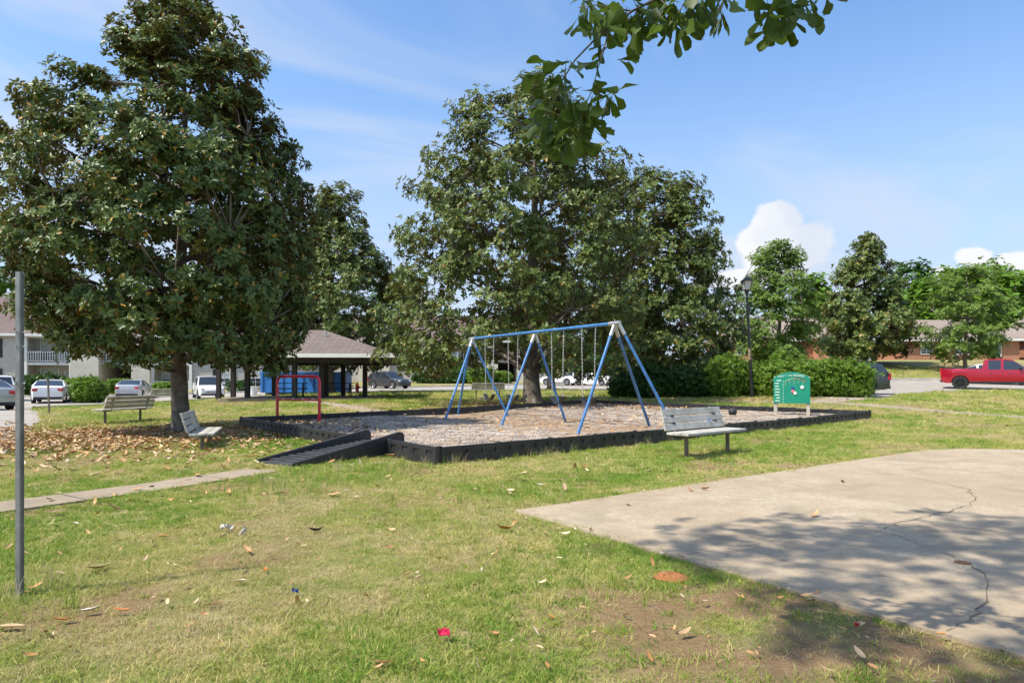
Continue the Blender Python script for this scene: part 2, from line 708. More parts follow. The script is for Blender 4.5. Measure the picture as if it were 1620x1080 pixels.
M_MAG = leaf_material('magnolia leaves', (.042, .086, .024), (.155, .205, .046), (.38, .22, .045), (.17, .125, .048), .38, .93, .18)
M_MAG2 = leaf_material('olive magnolia leaves', (.052, .098, .024), (.175, .220, .048), (.36, .25, .06), (.17, .140, .052), .42, .94, .2)  # slightly lighter olive leaf colour of the other magnolias
M_OAKLEAF = leaf_material('oak leaves', (.050, .090, .012), (.100, .155, .020), (.19, .26, .03), (.075, .115, .020), .45, .96, .42)
M_GREENTREE = leaf_material('fresh deciduous leaves', (.070, .140, .022), (.215, .310, .060), (.25, .33, .07), (.15, .22, .06), .5, .97, .36)
M_DARKTREE = leaf_material('deep green woods leaves', (.028, .090, .014), (.085, .190, .030), (.10, .20, .04), (.05, .11, .03), .5, .97, .3)
M_BRIGHTWOOD = leaf_material('bright woods leaves', (.075, .170, .016), (.190, .330, .036), (.2, .33, .04), (.13, .20, .04), .5, .97, .36)
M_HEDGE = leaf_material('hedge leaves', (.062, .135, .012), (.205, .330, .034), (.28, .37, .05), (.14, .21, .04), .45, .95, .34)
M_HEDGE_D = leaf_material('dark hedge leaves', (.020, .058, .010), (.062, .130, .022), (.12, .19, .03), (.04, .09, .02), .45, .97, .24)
M_STEM = mat('shrub stems', (.09, .07, .05), .9)
M_GRASS = grass_material('grass blades', (.270, .355, .056), (.450, .480, .122), (.660, .550, .240))
M_GRASS_D = grass_material('straw blades', (.430, .375, .150), (.600, .500, .260), (.62, .50, .28))
M_GRASS_G = grass_material('lush blades', (.150, .290, .032), (.275, .395, .056), (.42, .45, .10))
M_LITTER = litter_material('dead magnolia leaves', [(.50, .33, .16), (.46, .22, .065), (.28, .15, .065), (.60, .45, .26), (.20, .115, .06), (.50, .26, .09), (.60, .49, .34)])
M_GLASS = mat('window glass dark', (.045, .055, .065), .06, var=.3, scale=.7, spec=.8)
M_CARGLASS = mat('tinted car glass', (.02, .026, .032), .04, var=.1, spec=.9)
M_TYRE = mat('tyre rubber', (.018, .018, .018), .8)
M_RIM = mat('alloy rim', (.45, .45, .46), .25, .85)
M_BLACKRIM = mat('black alloy rim', (.03, .03, .032), .3, .5)
M_TRIM = mat('black trim', (.02, .02, .022), .5)
M_TAIL = mat('red tail lamp', (.42, .012, .02), .15, spec=.7)
M_HEAD = mat('clear head lamp', (.70, .72, .74), .12, .2)
M_PLATE = mat('number plate', (.62, .64, .62), .5)
M_WHITETRIM = mat('white painted trim', (.76, .75, .71), .55, var=.06)
M_SHUT = mat('black shutter', (.022, .024, .028), .6)
M_BLIND = mat('pale window blinds', (.42, .46, .44), .6, var=.2, scale=2)

# ------------------------------------------------------------------ ground sheet
COURT = [(0.03, 6.75), (3.9, 9.58), (7.75, 12.45), (8.7, 12.75), (9.9, 12.5), (15.5, 11.2), (15.0, -2), (5.6, -2), (4.2, .7), (2.48, 3.19), (1.25, 4.97)]
PLAY = [Vector((-7.7, 18.7)), Vector((-1.155, 10.4)), Vector((11.8, 21.7)), Vector((3.37, 28.0))]


def inside(poly, x, y):
    x = np.asarray(x, float)
    y = np.asarray(y, float)
    r = np.zeros(x.shape, bool)
    n = len(poly)
    for i in range(n):
        x1, y1 = poly[i][0], poly[i][1]
        x2, y2 = poly[(i + 1) % n][0], poly[(i + 1) % n][1]
        c = ((y1 > y) != (y2 > y)) & (x < (x2 - x1) * (y - y1) / (y2 - y1 + 1e-12) + x1)
        r ^= c
    return r


def seg_dist(x, y, pts):
    d = np.full(np.shape(x), 1e9)
    for (ax, ay), (bx, by) in zip(pts[:-1], pts[1:]):
        vx, vy = bx - ax, by - ay
        t = np.clip(((x - ax) * vx + (y - ay) * vy) / (vx * vx + vy * vy), 0, 1)
        d = np.minimum(d, np.hypot(x - ax - t * vx, y - ay - t * vy))
    return d


TREE1 = (-8.5, 16.9)
TREE2 = (.92, 30.0)


def soil_mask(x, y):
    n = fbm(x, y, 1.1, 4)
    n2 = fbm(x, y, .45, 9)
    s = sm(.55 * n + .45 * n2, .54, .68) * .8
    # bare patch near the court's front edge, trodden strip by the kerb, ground below the magnolias
    d = np.hypot((x - 1.75) / 1.75, (y - 3.65) / .95)
    s = np.maximum(s, (1 - sm(d, .55, 1.25)) * sm(n2, .30, .55) * .95)
    s = np.maximum(s, (1 - sm(np.hypot((x - 3.4) / .9, (y - 2.4) / .9), .5, 1.2)) * .8 * sm(n2, .25, .6))
    d = seg_dist(x, y, COURT[:4])
    s = np.maximum(s, (1 - sm(d, .02, .22)) * sm(n, .42, .65) * .6)
    d = np.hypot(x - TREE1[0] + .3, (y - TREE1[1] + .6) * 1.1)
    s = np.maximum(s, (1 - sm(d, 1.2, 4.2)) * .85)
    d = np.hypot((x - 1.5) / 1.5, y - 29.5)
    s = np.maximum(s, (1 - sm(d, 1.5, 4.5)) * .9)
    s = np.maximum(s, (1 - sm(np.hypot((x - 7.9) / 1.3, (y - 13.2) / .35), .4, 1.3)) * .8)
    s = np.maximum(s, (1 - sm(np.hypot(x - 10.5, (y - 30.7) / .8), 1.5, 5.5)) * .5)
    return np.clip(s, 0, 1)


def build_ground():
    xs = np.concatenate([np.linspace(-900, -90, 12, endpoint=False), np.arange(-90, -16, 2.0), np.arange(-16, 16, .25), np.arange(16, 90, 2.0), np.linspace(90, 900, 12)])
    ys = np.concatenate([np.arange(-40, 0, 5.0), np.arange(0, 16, .2), np.arange(16, 34, .5), np.arange(34, 130, 2.0), np.linspace(130, 1200, 14)])
    X, Y = np.meshgrid(xs, ys)
    Z = tz(X, Y)
    Z = Z + ((fbm(X, Y, 1.3, 2) - .5) * .05 - .012) * sm(Y, -5, 0) * (1 - sm(Y, 14, 18)) * (1 - sm(np.abs(X), 13, 15.5))
    V = np.stack([X, Y, Z], -1).reshape(-1, 3)
    w = len(xs)
    i, j = np.meshgrid(np.arange(len(ys) - 1), np.arange(w - 1), indexing='ij')
    a = (i * w + j).ravel()
    F = np.stack([a, a + 1, a + w + 1, a + w], -1)
    me = fast_mesh('ground', V, F, M_GROUND, smooth=True)
    at_ = me.attributes.new('soil', 'FLOAT', 'POINT')
    at_.data.foreach_set('value', soil_mask(V[:, 0], V[:, 1]).astype(np.float32))
    o = link(bpy.data.objects.new('ground', me))
    tag(o, kind='structure')


build_ground()


def resample(poly, step, closed=True):
    out = []
    n = len(poly)
    for i in range(n if closed else n - 1):
        a, b = Vector(poly[i][:2]), Vector(poly[(i + 1) % n][:2])
        k = max(1, int((b - a).length / step))
        out += [a.lerp(b, t / k) for t in range(k)]
    if not closed:
        out.append(Vector(poly[-1][:2]))
    return out


def sheet(name, poly, off, m_, step=1.0, parent=None, skirt=0.0, kind='structure', wob=0.0, attr=None):
    b = resample(poly, step)
    if wob:
        b = [p + Vector((random.uniform(-wob, wob), random.uniform(-wob, wob))) for p in b]
    nb = len(b)
    xs = [p.x for p in b]
    ys = [p.y for p in b]
    gx, gy = np.meshgrid(np.arange(min(xs), max(xs), step), np.arange(min(ys), max(ys), step))
    bp = [(p.x, p.y) for p in b]
    ins = inside(bp, gx, gy)
    d = seg_dist(gx, gy, bp + [bp[0]])
    ok = ins & (d > step * .35)
    pts = b + [Vector((x, y)) for x, y in zip(gx[ok], gy[ok])]
    vs, es, fs, *_ = delaunay_2d_cdt(pts, [(i, (i + 1) % nb) for i in range(nb)], [], 1, 1e-5)
    mb = MB()
    V = [(v.x, v.y, tzf(v.x, v.y) + (off(v.x, v.y) if callable(off) else off)) for v in vs]
    mb.add(V, [tuple(f) for f in fs])
    if skirt:
        for i in range(nb):
            p, q = b[i], b[(i + 1) % nb]
            o1 = off if not callable(off) else 0
            zp, zq = tzf(p.x, p.y) + o1, tzf(q.x, q.y) + o1
            mb.add([(p.x, p.y, zp), (q.x, q.y, zq), (q.x, q.y, zq - skirt), (p.x, p.y, zp - skirt)], [(0, 1, 2, 3)])
    me = mb.mesh(name, m_)
    if sum(p.normal.z * p.area for p in me.polygons) < 0:
        me.flip_normals()
    if attr:
        a_ = me.attributes.new(attr[0], 'FLOAT', 'POINT')
        a_.data.foreach_set('value', np.array([attr[1](v.co.x, v.co.y) for v in me.vertices], np.float32))
    o = link(bpy.data.objects.new(name, me), parent)
    if kind and parent is None:
        tag(o, kind=kind)
    return o


def strip(name, pts, width, off, m_, parent=None, kind='structure', skirt=.06, step=.5):
    c = resample(pts, step, closed=False)
    lft, rgt = [], []
    for i, p in enumerate(c):
        t = (c[min(i + 1, len(c) - 1)] - c[max(i - 1, 0)]).normalized()
        nrm = Vector((-t.y, t.x)) * width / 2
        lft.append(p + nrm)
        rgt.append(p - nrm)
    mb = MB()
    for i in range(len(c) - 1):
        q = [lft[i], rgt[i], rgt[i + 1], lft[i + 1]]
        zz = [tzf(p.x, p.y) + off for p in q]
        mb.add([(p.x, p.y, z) for p, z in zip(q, zz)], [(0, 1, 2, 3)])
        for a, b in ((0, 3), (2, 1)):
            mb.add([(q[a].x, q[a].y, zz[a]), (q[b].x, q[b].y, zz[b]), (q[b].x, q[b].y, zz[b] - skirt - off), (q[a].x, q[a].y, zz[a] - skirt - off)], [(0, 1, 2, 3)])
    o = mb.build(name, m_, parent)
    if parent is None and kind:
        tag(o, kind=kind)
    return o


# court slab with its cracks
court = sheet('concrete_court', COURT, .012, M_PAD, .7, skirt=.1, wob=.012)
M_CRACK = mat('crack dirt', (.15, .118, .085), .95, var=.4, scale=20)


def crack(pix, w):
    pts = [Vector(at(*p)) for p in pix]
    c = []
    for a, b in zip(pts[:-1], pts[1:]):
        k = max(2, int((b - a).length / .07))
        for i in range(k):
            q = a.lerp(b, i / k)
            c.append(q + Vector((random.gauss(0, .014), random.gauss(0, .014))))
    c.append(pts[-1])
    mb = MB()
    prev = None
    for i, p in enumerate(c):
        t = (c[min(i + 1, len(c) - 1)] - c[max(i - 1, 0)]).normalized()
        ww = w * random.uniform(.2, 1.2) * .25
        nrm = Vector((-t.y, t.x)) * ww
        cur = [(p.x + nrm.x, p.y + nrm.y, tzf(p.x, p.y) + .016), (p.x - nrm.x, p.y - nrm.y, tzf(p.x, p.y) + .016)]
        if prev:
            mb.add([prev[0], prev[1], cur[1], cur[0]], [(0, 1, 2, 3)])
        prev = cur
    mb.build('crack', M_CRACK, court)


crack([(1395, 842), (1420, 830), (1450, 824), (1500, 811), (1528, 803), (1543, 792), (1532, 776), (1500, 769), (1440, 756), (1368, 746)], .022)
crack([(1408, 847), (1440, 858), (1462, 871), (1500, 882), (1535, 897), (1558, 915), (1567, 935), (1556, 958), (1550, 977), (1520, 995), (1497, 1003)], .020)
crack([(1095, 880), (1150, 872), (1205, 861)], .010)

# roads, kerbs, walks
def P(*pix):
    return [at(*p) for p in pix]


spur = [(-6.2, 6.6), (-8.2, 10.4), (-11.6, 15.6), (-15.4, 21.5), (-24.0, 33.0), (-31, 37.0), (-40, 30), (-24, 14), (-14, 5)]
sheet('road', spur, .015, M_ROAD, 1.5)
far_l = [(-24.0, 33.1), (-22.0, 37.5), (-20.5, 41), (-16, 45.5), (-10, 50), (-3, 54), (5, 60), (14, 66), (24, 72), (24, 92), (12, 90), (3, 80), (-6, 74), (-18, 68), (-24, 61), (-34, 56), (-62, 52), (-62, 36), (-31, 37.1)]
sheet('road', far_l, .02, M_ROAD, 2.0)
rd_r = [(15.2, 29.6), (17.8, 31.3), (20.5, 34.5), (24.5, 38.4), (28.5, 40.2), (34, 41.0), (48, 41.0), (80, 38), (80, 49), (45, 51), (30, 51), (21, 50), (14.5, 47), (9.5, 43.5), (11.5, 36.5), (13.8, 32)]
sheet('road', rd_r, .02, M_ROAD, 1.5)
for pts in ([(-24, 33), (-22, 37.5), (-20.5, 41), (-16, 45.5), (-10, 50), (-3, 54), (5, 60)], [(3, 80), (-6, 74), (-18, 68), (-24, 61), (-34, 56), (-62, 52)],
            [(80, 49), (45, 51), (30, 51), (21, 50), (14.5, 47)]):
    strip('kerb', pts, .32, .13, M_CURB, step=1.0)
walk = strip('sidewalk', [(-6.3, 5.7), (-5.39, 6.95), (-4.5, 8.25), (-3.72, 9.75)], .66, .012, M_WALK)
for q in ((-5.02, 7.5), (-4.08, 9.0), (-5.9, 6.25)):
    mb = MB()
    d = Vector((.56, .83)).normalized()
    nrm = Vector((-d.y, d.x))
    a, b = Vector(q) + nrm * .32, Vector(q) - nrm * .32
    mb.add([(a.x, a.y, tzf(*a) + .017), (b.x, b.y, tzf(*b) + .017), (b.x + d.x * .012, b.y + d.y * .012, tzf(*b) + .017), (a.x + d.x * .012, a.y + d.y * .012, tzf(*a) + .017)], [(0, 1, 2, 3)])
    mb.build('joint', M_CRACK, walk)
strip('sidewalk', [(19.5, 19.5), (17.1, 22.3), (15.6, 25.5), (13.2, 28.6), (10.6, 30.2), (7.5, 33.5), (5.5, 37.5), (1, 41), (-4, 41)], .95, .022, M_WALK)
strip('sidewalk', [(13.2, 28.6), (14.6, 29.6), (16.5, 30.6)], 1.6, .02, M_WALK)
strip('sidewalk', [(-10.6, 33.2), (-8.2, 29.5), (-5.4, 25.3), (-3.6, 22.4)], 1.0, .02, M_WALK)

# ------------------------------------------------------------------ playground bed, border, ramp
def play_poly(inset):
    c = sum(PLAY, Vector((0, 0))) / 4
    return [p + (c - p).normalized() * inset for p in PLAY]


SW_N, SW_M, SW_F = Vector((2.56, 16.45)), Vector((.68, 19.5)), Vector((-1.36, 22.6))
SWZ = 2.75


def worn(x, y):
    d = float(seg_dist(np.array([x]), np.array([y]), [tuple(SW_N + Vector((.6, -.9))), tuple(SW_F)])[0])
    return max(0, 1 - max(0, d - .8) / 2.6)


BEDZ = .115
bed = sheet('gravel_bed', [tuple(p) for p in play_poly(.06)], lambda x, y: BEDZ + .05 * float(fbm(x, y, 1.6, 11) - .5) - .09 * worn(x, y), M_GRAVEL, .45, attr=('worn', worn))

border = empty('playground_border', (PLAY[1].x, PLAY[1].y, 0), 0, 'black plastic playground border of slotted panels around the gravel bed', 'border')
BL = 1.22


def border_panel_mesh():
    mb = MB()
    mb.box((0, 0, .14), (BL - .02, .06, .30))
    for s in (-1, 1):
        mb.box((0, s * .039, .270), (BL - .02, .018, .050))
        mb.box((0, s * .039, .0775), (BL - .02, .018, .175))
        for k in range(5):
            x = -BL / 2 + .01 + (BL - .02) * k / 4
            w = .08 if k in (0, 4) else .145
            x += .04 if k == 0 else (-.04 if k == 4 else 0)
            mb.box((x, s * .039, .205), (w, .0178, .0802))
    mb.box((0, 0, .302), (BL - .02, .085, .024))
    return mb.mesh('border_panel', M_BLACKPL)


PANEL = border_panel_mesh()
mb = MB()
mb.lathe([(0, -.08), (.052, -.08), (.052, .31), (.045, .33), (0, .335)], 10)
STAKE = mb.mesh('stake', M_BLACKPL, smooth=True)


def border_run(a, b):
    d = b - a
    n = max(1, round(d.length / BL))
    for i in range(n):
        p, q = a.lerp(b, i / n), a.lerp(b, (i + 1) / n)
        zp, zq = tzf(*p), tzf(*q)
        o = link(bpy.data.objects.new('border_panel', PANEL), border)
        mid = (p + q) / 2
        o.location = Vector((mid.x, mid.y, (zp + zq) / 2 + random.uniform(-.012, .006))) - border.location
        o.rotation_euler = (random.gauss(0, .035), -math.atan2(zq - zp, (q - p).length), math.atan2(d.y, d.x) + random.gauss(0, .014))
        o.scale = ((q - p).length / BL, 1, .88)
        s = link(bpy.data.objects.new('stake', STAKE), border)
        s.location = Vector((p.x, p.y, zp - .035)) - border.location
    s = link(bpy.data.objects.new('stake', STAKE), border)
    s.location = Vector((b.x, b.y, tzf(*b) - .035)) - border.location


E0, E1 = PLAY[0].lerp(PLAY[1], .745), PLAY[0].lerp(PLAY[1], .843)
border_run(PLAY[0], E0)
border_run(E1, PLAY[1])
border_run(PLAY[1], PLAY[2])
border_run(PLAY[2], PLAY[3])
border_run(PLAY[3], PLAY[0])

rd = Vector((.60, .80))
E = (E0 + E1) / 2 + rd * .12
foot = E - rd * 2.2
ramp = empty('playground_ramp', (foot.x, foot.y, 0), math.atan2(rd.y, rd.x), 'black plastic wheelchair ramp rising from the sidewalk into the gravel bed', 'ramp')
RL = 2.25
mb = MB()
sl = math.atan2(.20, RL)
mb.add([(0, -.42, .012), (0, .42, .012), (RL, .42, .21), (RL, -.42, .21), (0, -.42, -.05), (0, .42, -.05), (RL, .42, -.05), (RL, -.42, -.05)],
       [(0, 3, 2, 1), (4, 5, 6, 7), (0, 1, 5, 4), (1, 2, 6, 5), (2, 3, 7, 6), (3, 0, 4, 7)])
mb.build('deck', mat('scuffed black plastic deck', (.05, .052, .056), .5, var=.3, scale=4, bump=.2), ramp)
for k in range(13):
    x = .22 + k * .155
    mb = MB()
    mb.box((x, 0, .012 + .198 * x / RL + .012), (.075, .80, .022), Matrix.Rotation(-sl, 3, 'Y'))
    mb.build('tread', MATS['scuffed black plastic deck'], ramp)
for s in (-1, 1):
    mb = MB()
    prof = [(-.06, -.05), (RL - .02, -.05), (RL + .08, .12), (RL + .08, .33), (RL + .04, .385), (RL - .04, .40), (RL - .16, .38), (RL - .5, .325), (-.02, .055), (-.06, .04)]
    M = Matrix(((1, 0, 0, 0), (0, 0, -1, s * .455 + .035), (0, 1, 0, 0), (0, 0, 0, 1)))
    mb.prism(prof, .07, M)
    mb.build('side_rail', M_BLACKPL, ramp, bevel=.012)

# ------------------------------------------------------------------ swing set
swing = empty('swing_set', (SW_M.x, SW_M.y, 0), 0, 'blue steel swing set frame with angled legs standing in the gravel', 'swing set')


def lw(v, o):
    return Vector(v) - Vector(o.location)


def sv(p, z):
    return Vector((p.x, p.y, z))


rail_d = (SW_F - SW_N).normalized()
endN, endF = SW_N - rail_d * .16, SW_F + rail_d * .12
mb = MB()
mb.tube([lw(sv(endN, SWZ), swing), lw(sv(endF, SWZ), swing)], .044, 14)
mb.build('top_rail', M_BLUE, swing, smooth=True)


def gz(x, y):
    return tzf(x, y) + BEDZ - .02


legs = []
for p, feet in ((SW_N, ((1.57, 15.66), (3.78, 18.05))), (SW_M, ((-.30, 18.57), (1.63, 20.0))), (SW_F, ((-2.1, 20.6), (-.15, 22.6)))):
    for f in feet:
        legs.append((sv(p, SWZ - .03), Vector((f[0], f[1], gz(*f) - .05))))
f = Vector((4.06, 16.25))
legs.append((sv(endN, SWZ), Vector((f.x, f.y, gz(f.x, f.y) - .05))))
f = SW_F + rail_d * .95 + Vector((-.05, 0))
legs.append((sv(endF, SWZ), Vector((f.x, f.y, gz(f.x, f.y) - .05))))
for a, b in legs:
    mb = MB()
    mb.tube([lw(a.lerp(b, .07), swing), lw(b, swing)], .038, 12)
    mb.build('leg', M_BLUE, swing, smooth=True)
    mb = MB()
    mb.tube([lw(a.lerp(b, .0), swing), lw(a.lerp(b, .105), swing)], .049, 12)
    mb.build('leg_socket', M_GALV, swing, smooth=True)
for p in (SW_N, SW_M, SW_F):
    mb = MB()
    w = .20 if p is not SW_M else .15
    mb.tube([lw(sv(p - rail_d * w, SWZ), swing), lw(sv(p + rail_d * w * .9, SWZ), swing)], .055, 14)
    mb.build('rail_clamp', M_GALV, swing, smooth=True)

# chain of real links, hanging from z = 0 down to -LEN
CH = 1.84


def chain_mesh():
    mb = MB()
    n = 38
    step = CH / n
    for i in range(n):
        z = -(i + .5) * step
        M = Matrix.Translation((0, 0, z)) @ Matrix.Rotation(R(90) * (i % 2), 4, 'Z')
        loop = []
        for k in range(8):
            a = 2 * math.pi * k / 8
            loop.append(M @ Vector((.012 * math.cos(a), 0, .6 * step * math.sin(a) * 1.1)))
        kk = len(mb.v)
        mb.tube(loop + [loop[0]], .0062, 4, cap=False)
    return mb.mesh('chain', M_CHAIN, smooth='all')


CHAIN = chain_mesh()
swing_lab = ['black belt seat swing on chains, nearest the front end of the blue frame', 'black belt seat swing on chains, near bay beside the middle legs',
             'black belt seat swing on chains, far bay beside the middle legs', 'black belt seat swing on chains, nearest the far end of the blue frame']
bays = [(SW_N, SW_M, .29), (SW_N, SW_M, .68), (SW_M, SW_F, .32), (SW_M, SW_F, .70)]
for (a, b, t), lab in zip(bays, swing_lab):
    c = a.lerp(b, t)
    o = empty('swing', (c.x, c.y, SWZ - .05), math.atan2(rail_d.y, rail_d.x), lab, 'swing', 'swings hanging from the blue frame')
    hw = .29
    for s in (-1, 1):
        ch = link(bpy.data.objects.new('chain', CHAIN), o)
        ch.location = (s * hw, 0, 0)
        ch.rotation_euler = (0, s * .02, random.uniform(0, 1))
        mb = MB()
        mb.tube([(s * hw, -.02, .0), (s * hw, 0, .02), (s * hw, .02, .0), (s * hw, 0, -.03), (s * hw, -.02, 0)], .012, 5)
        mb.build('hanger', M_GALV, o)
    mb = MB()
    n = 9
    pr = []
    for i in range(n):
        u = -1 + 2 * i / (n - 1)
        pr.append((u * (hw - .01), -CH - .20 + .20 * u * u))
    for i in range(n - 1):
        (x0, z0), (x1, z1) = pr[i], pr[i + 1]
        vs = []
        for (x, z) in ((x0, z0), (x1, z1)):
            for y in (-.07, .07):
                for dz in (0, .012):
                    vs.append((x, y, z + dz))
        mb.add(vs, [(0, 4, 6, 2), (1, 3, 7, 5), (0, 1, 5, 4), (2, 6, 7, 3)])
    mb.build('seat', mat('black rubber seat', (.03, .03, .032), .6), o, smooth=True)

# ------------------------------------------------------------------ red chin-up frame
def red_frame():
    xl, yl = (436 - 810) * 19.6 / FPX, 19.6
    a = Vector((xl, 19.75, 0))
    b = Vector(((504.5 - 810) * 19.2 / FPX, 19.25, 0))
    c = (a + b) / 2
    o = empty('climbing_frame', (c.x, c.y, tzf(c.x, c.y) + BEDZ - .08), math.atan2(b.y - a.y, b.x - a.x), 'red tubular play frame with rounded top corners at the gravel edge', 'play frame')
    w = (b - a).length / 2
    H = 1.40
    mb = MB()
    pts = [(-w, 0, -.1), (-w, 0, .5)]
    rr = .17
    for k in range(7):
        t = math.pi / 2 * k / 6
        pts.append((-w + rr - rr * math.cos(t), 0, H - rr + rr * math.sin(t)))
    for k in range(7):
        t = math.pi / 2 * k / 6
        pts.append((w - rr + rr * math.sin(t), 0, H - rr + rr * math.cos(t)))
    pts += [(w, 0, .5), (w, 0, -.1)]
    mb.tube(pts, .043, 12)
    mb.build('frame', M_RED, o, smooth=True)
    mb = MB()
    mb.tube([(-w, 0, .70), (w, 0, .70)], .026, 10)
    mb.build('crossbar', M_RED, o, smooth=True)
    for i in range(4):
        x = -w + .22 + i * (2 * w - .44) / 3
        for z in (.735, H - .055):
            mb = MB()
            mb.box((x, -.02, z), (.035, .05, .035))
            mb.build('bolt', M_RED if z > 1 else M_WHITETRIM, o)
    for s in (-1, 1):
        for z in (.85, 1.12):
            mb = MB()
            mb.box((s * (w - .045), -.02, z), (.035, .05, .04))
            mb.build('bolt', M_WHITETRIM, o)


red_frame()

# ------------------------------------------------------------------ green play panel with its writing
M_GREENP = mat('green panel plastic', (.010, .245, .150), .35, var=.05, scale=3)
M_PALEP = mat('cream routed plastic', (.70, .80, .70), .5, var=.05)
M_TANPOST = mat('tan plastic post', (.46, .41, .33), .6, var=.1)


def text_mesh(s, size, m_, depth=.004):
    cu = bpy.data.curves.new('lettering', 'FONT')
    cu.body = s
    cu.size = size
    cu.extrude = depth
    cu.align_x = 'CENTER'
    cu.align_y = 'CENTER'
    cu.resolution_u = 3
    tmp = bpy.data.objects.new('lettering_tmp', cu)
    COL.objects.link(tmp)
    dg = bpy.context.evaluated_depsgraph_get()
    me = bpy.data.meshes.new_from_object(tmp.evaluated_get(dg))
    COL.objects.unlink(tmp)
    bpy.data.objects.remove(tmp)
    me.materials.clear()
    me.materials.append(m_)
    me.name = 'lettering'
    return me


def play_panel():
    YP = 21.7
    c = Vector(((1252.5 - 810) * YP / FPX, YP))
    z0 = tzf(*c) + BEDZ - .06
    o = empty('play_panel', (c.x, c.y, z0 + .03), R(-27), 'green arched play panel with white lettering on two tan posts', 'sign')
    o.scale = (.93, .93, .93)
    W, zb, zs, zt = .60, .46, 1.36, 1.57
    poly = [(-W, zb), (W, zb), (W, zs)]
    for k in range(1, 12):
        t = k / 12
        x = W - 2 * W * t
        poly.append((x, zs + (zt - zs) * math.sin(math.pi * t) ** .75))
    poly.append((-W, zs))
    M = Matrix(((1, 0, 0, 0), (0, 0, -1, 0), (0, 1, 0, 0), (0, 0, 0, 1)))
    mb = MB()
    mb.prism(poly, .03, M)
    mb.build('board', M_GREENP, o, bevel=.005)
    for s in (-1, 1):
        mb = MB()
        mb.box((s * .535, .062, .66), (.115, .115, 1.50))
        mb.build('post', M_TANPOST, o, bevel=.012)
    # heading set letter by letter along the arch
    word = "What's the MESSAGE?"
    n = len(word)
    for i, ch in enumerate(word):
        if ch == ' ':
            continue
        t = (i - (n - 1) / 2) / n
        big = i > 10
        ob = link(bpy.data.objects.new('letter', text_mesh(ch, .105 if big else .098, M_PALEP)), o)
        x = t * .86
        ob.location = (x, -.035, 1.452 - .20 * x * x * 1.1)
        ob.rotation_euler = (R(90), math.atan(.44 * x), 0)
    for k in range(8):
        z = 1.27 - k * .103
        w = [.16, .13, .13, .16, .16, .15, .13, .15][k]
        mb = MB()
        mb.box((-.47 + w / 2 - .08 + [.05, 0, 0, 0, 0, 0, .04, .01][k], -.034, z), (w, .006, .030))
        mb.build('code_row', M_PALEP, o)
        mb = MB()
        for (dx, dz, w_, h_) in ((-.285, -.03, .035, .008), (-.268, -.055, .008, .05)):
            mb.box((dx, -.034, z + dz), (w_, .006, h_))
        mb.build('code_mark', M_PALEP, o)
    # routed track: two arcs and five hanging slots
    mb = MB()
    mbd = MB()
    prev = None
    for k in range(15):
        t = k / 14
        x = -.22 + .70 * t
        z = 1.17 + .17 * math.sin(math.pi * (t * .8 + .12))
        if prev:
            mb.tube([(prev[0], -.034, prev[1]), (x, -.034, z)], .010, 5)
            if k > 6:
                mbd.tube([(prev[0], -.036, prev[1] + .032), (x, -.036, z + .032)], .014, 5)
        prev = (x, z)
    for k in range(5):
        x = -.21 + k * .145
        z = 1.17 + .16 * math.sin(math.pi * ((x + .22) / .7 * .8 + .12)) - .02
        mb.tube([(x, -.034, z), (x, -.034, z - [.14, .12, .19, .12, .10][k])], .008, 5)
    mb.build('track', mat('brass track', (.42, .44, .25), .5), o)
    mbd.build('track_slot', M_TRIM, o)
    for (x, z, r, m_) in ((.345, 1.03, .062, M_PALEP), (.045, .885, .058, mat('pink disc', (.72, .16, .24), .4)), (.115, .82, .055, M_PALEP), (.035, 1.0, .05, mat('navy disc', (.02, .06, .22), .4))):
        mb = MB()
        M = Matrix.Translation((x, -.032, z)) @ Matrix.Rotation(R(90), 4, 'X')
        mb.lathe([(0, .03), (r * .8, .03), (r, .02), (r, 0)], 16, M)
        mb.build('disc', m_, o, smooth=True)


play_panel()

# ------------------------------------------------------------------ benches
def make_bench(name='park_bench'):
    o = empty(name)
    Lh = .94
    for k in range(3):
        mb = MB()
        mb.box((0, .05 + k * .148, .445), (2 * Lh, .138, .042))
        mb.build('seat_slat', M_SLAT, o, bevel=.006)
    tilt = Matrix.Rotation(R(17), 3, 'X')
    for k in range(3):
        mb = MB()
        s = .09 + k * .132
        y, z = -.035 - math.sin(R(17)) * s, .455 + math.cos(R(17)) * s
        mb.box((0, y, z), (2 * Lh - .02 * k, .04, .114), tilt)
        mb.build('back_slat', M_SLAT, o, bevel=.006)
    for s in (-1, 1):
        x = s * .66
        mb = MB()
        mb.tube([(x, .19, -.1), (x, .19, .40)], .036, 10)
        mb.build('leg', M_BENCHLEG, o, smooth=True)
        mb = MB()
        mb.box((x, .20, .408), (.06, .44, .03))
        mb.build('seat_bracket', M_BENCHLEG, o)
        mb = MB()
        yb, zb = -.035 - math.sin(R(17)) * .42, .455 + math.cos(R(17)) * .42
        mb.tube([(x, .03, .415), (x, -.03, .44), (x, -.065 - math.sin(R(17)) * .08, .455 + math.cos(R(17)) * .08), (x, yb - .035, zb)], .021, 7)
        mb.build('back_arm', M_BENCHARM, o, smooth=True)
        for k in range(2):
            mb = MB()
            q = .155 + k * .132
            mb.box((x, -.035 - math.sin(R(17)) * q + .018, .455 + math.cos(R(17)) * q), (.09, .015, .030), tilt)
            mb.build('slat_clip', M_TRIM, o)
    return o


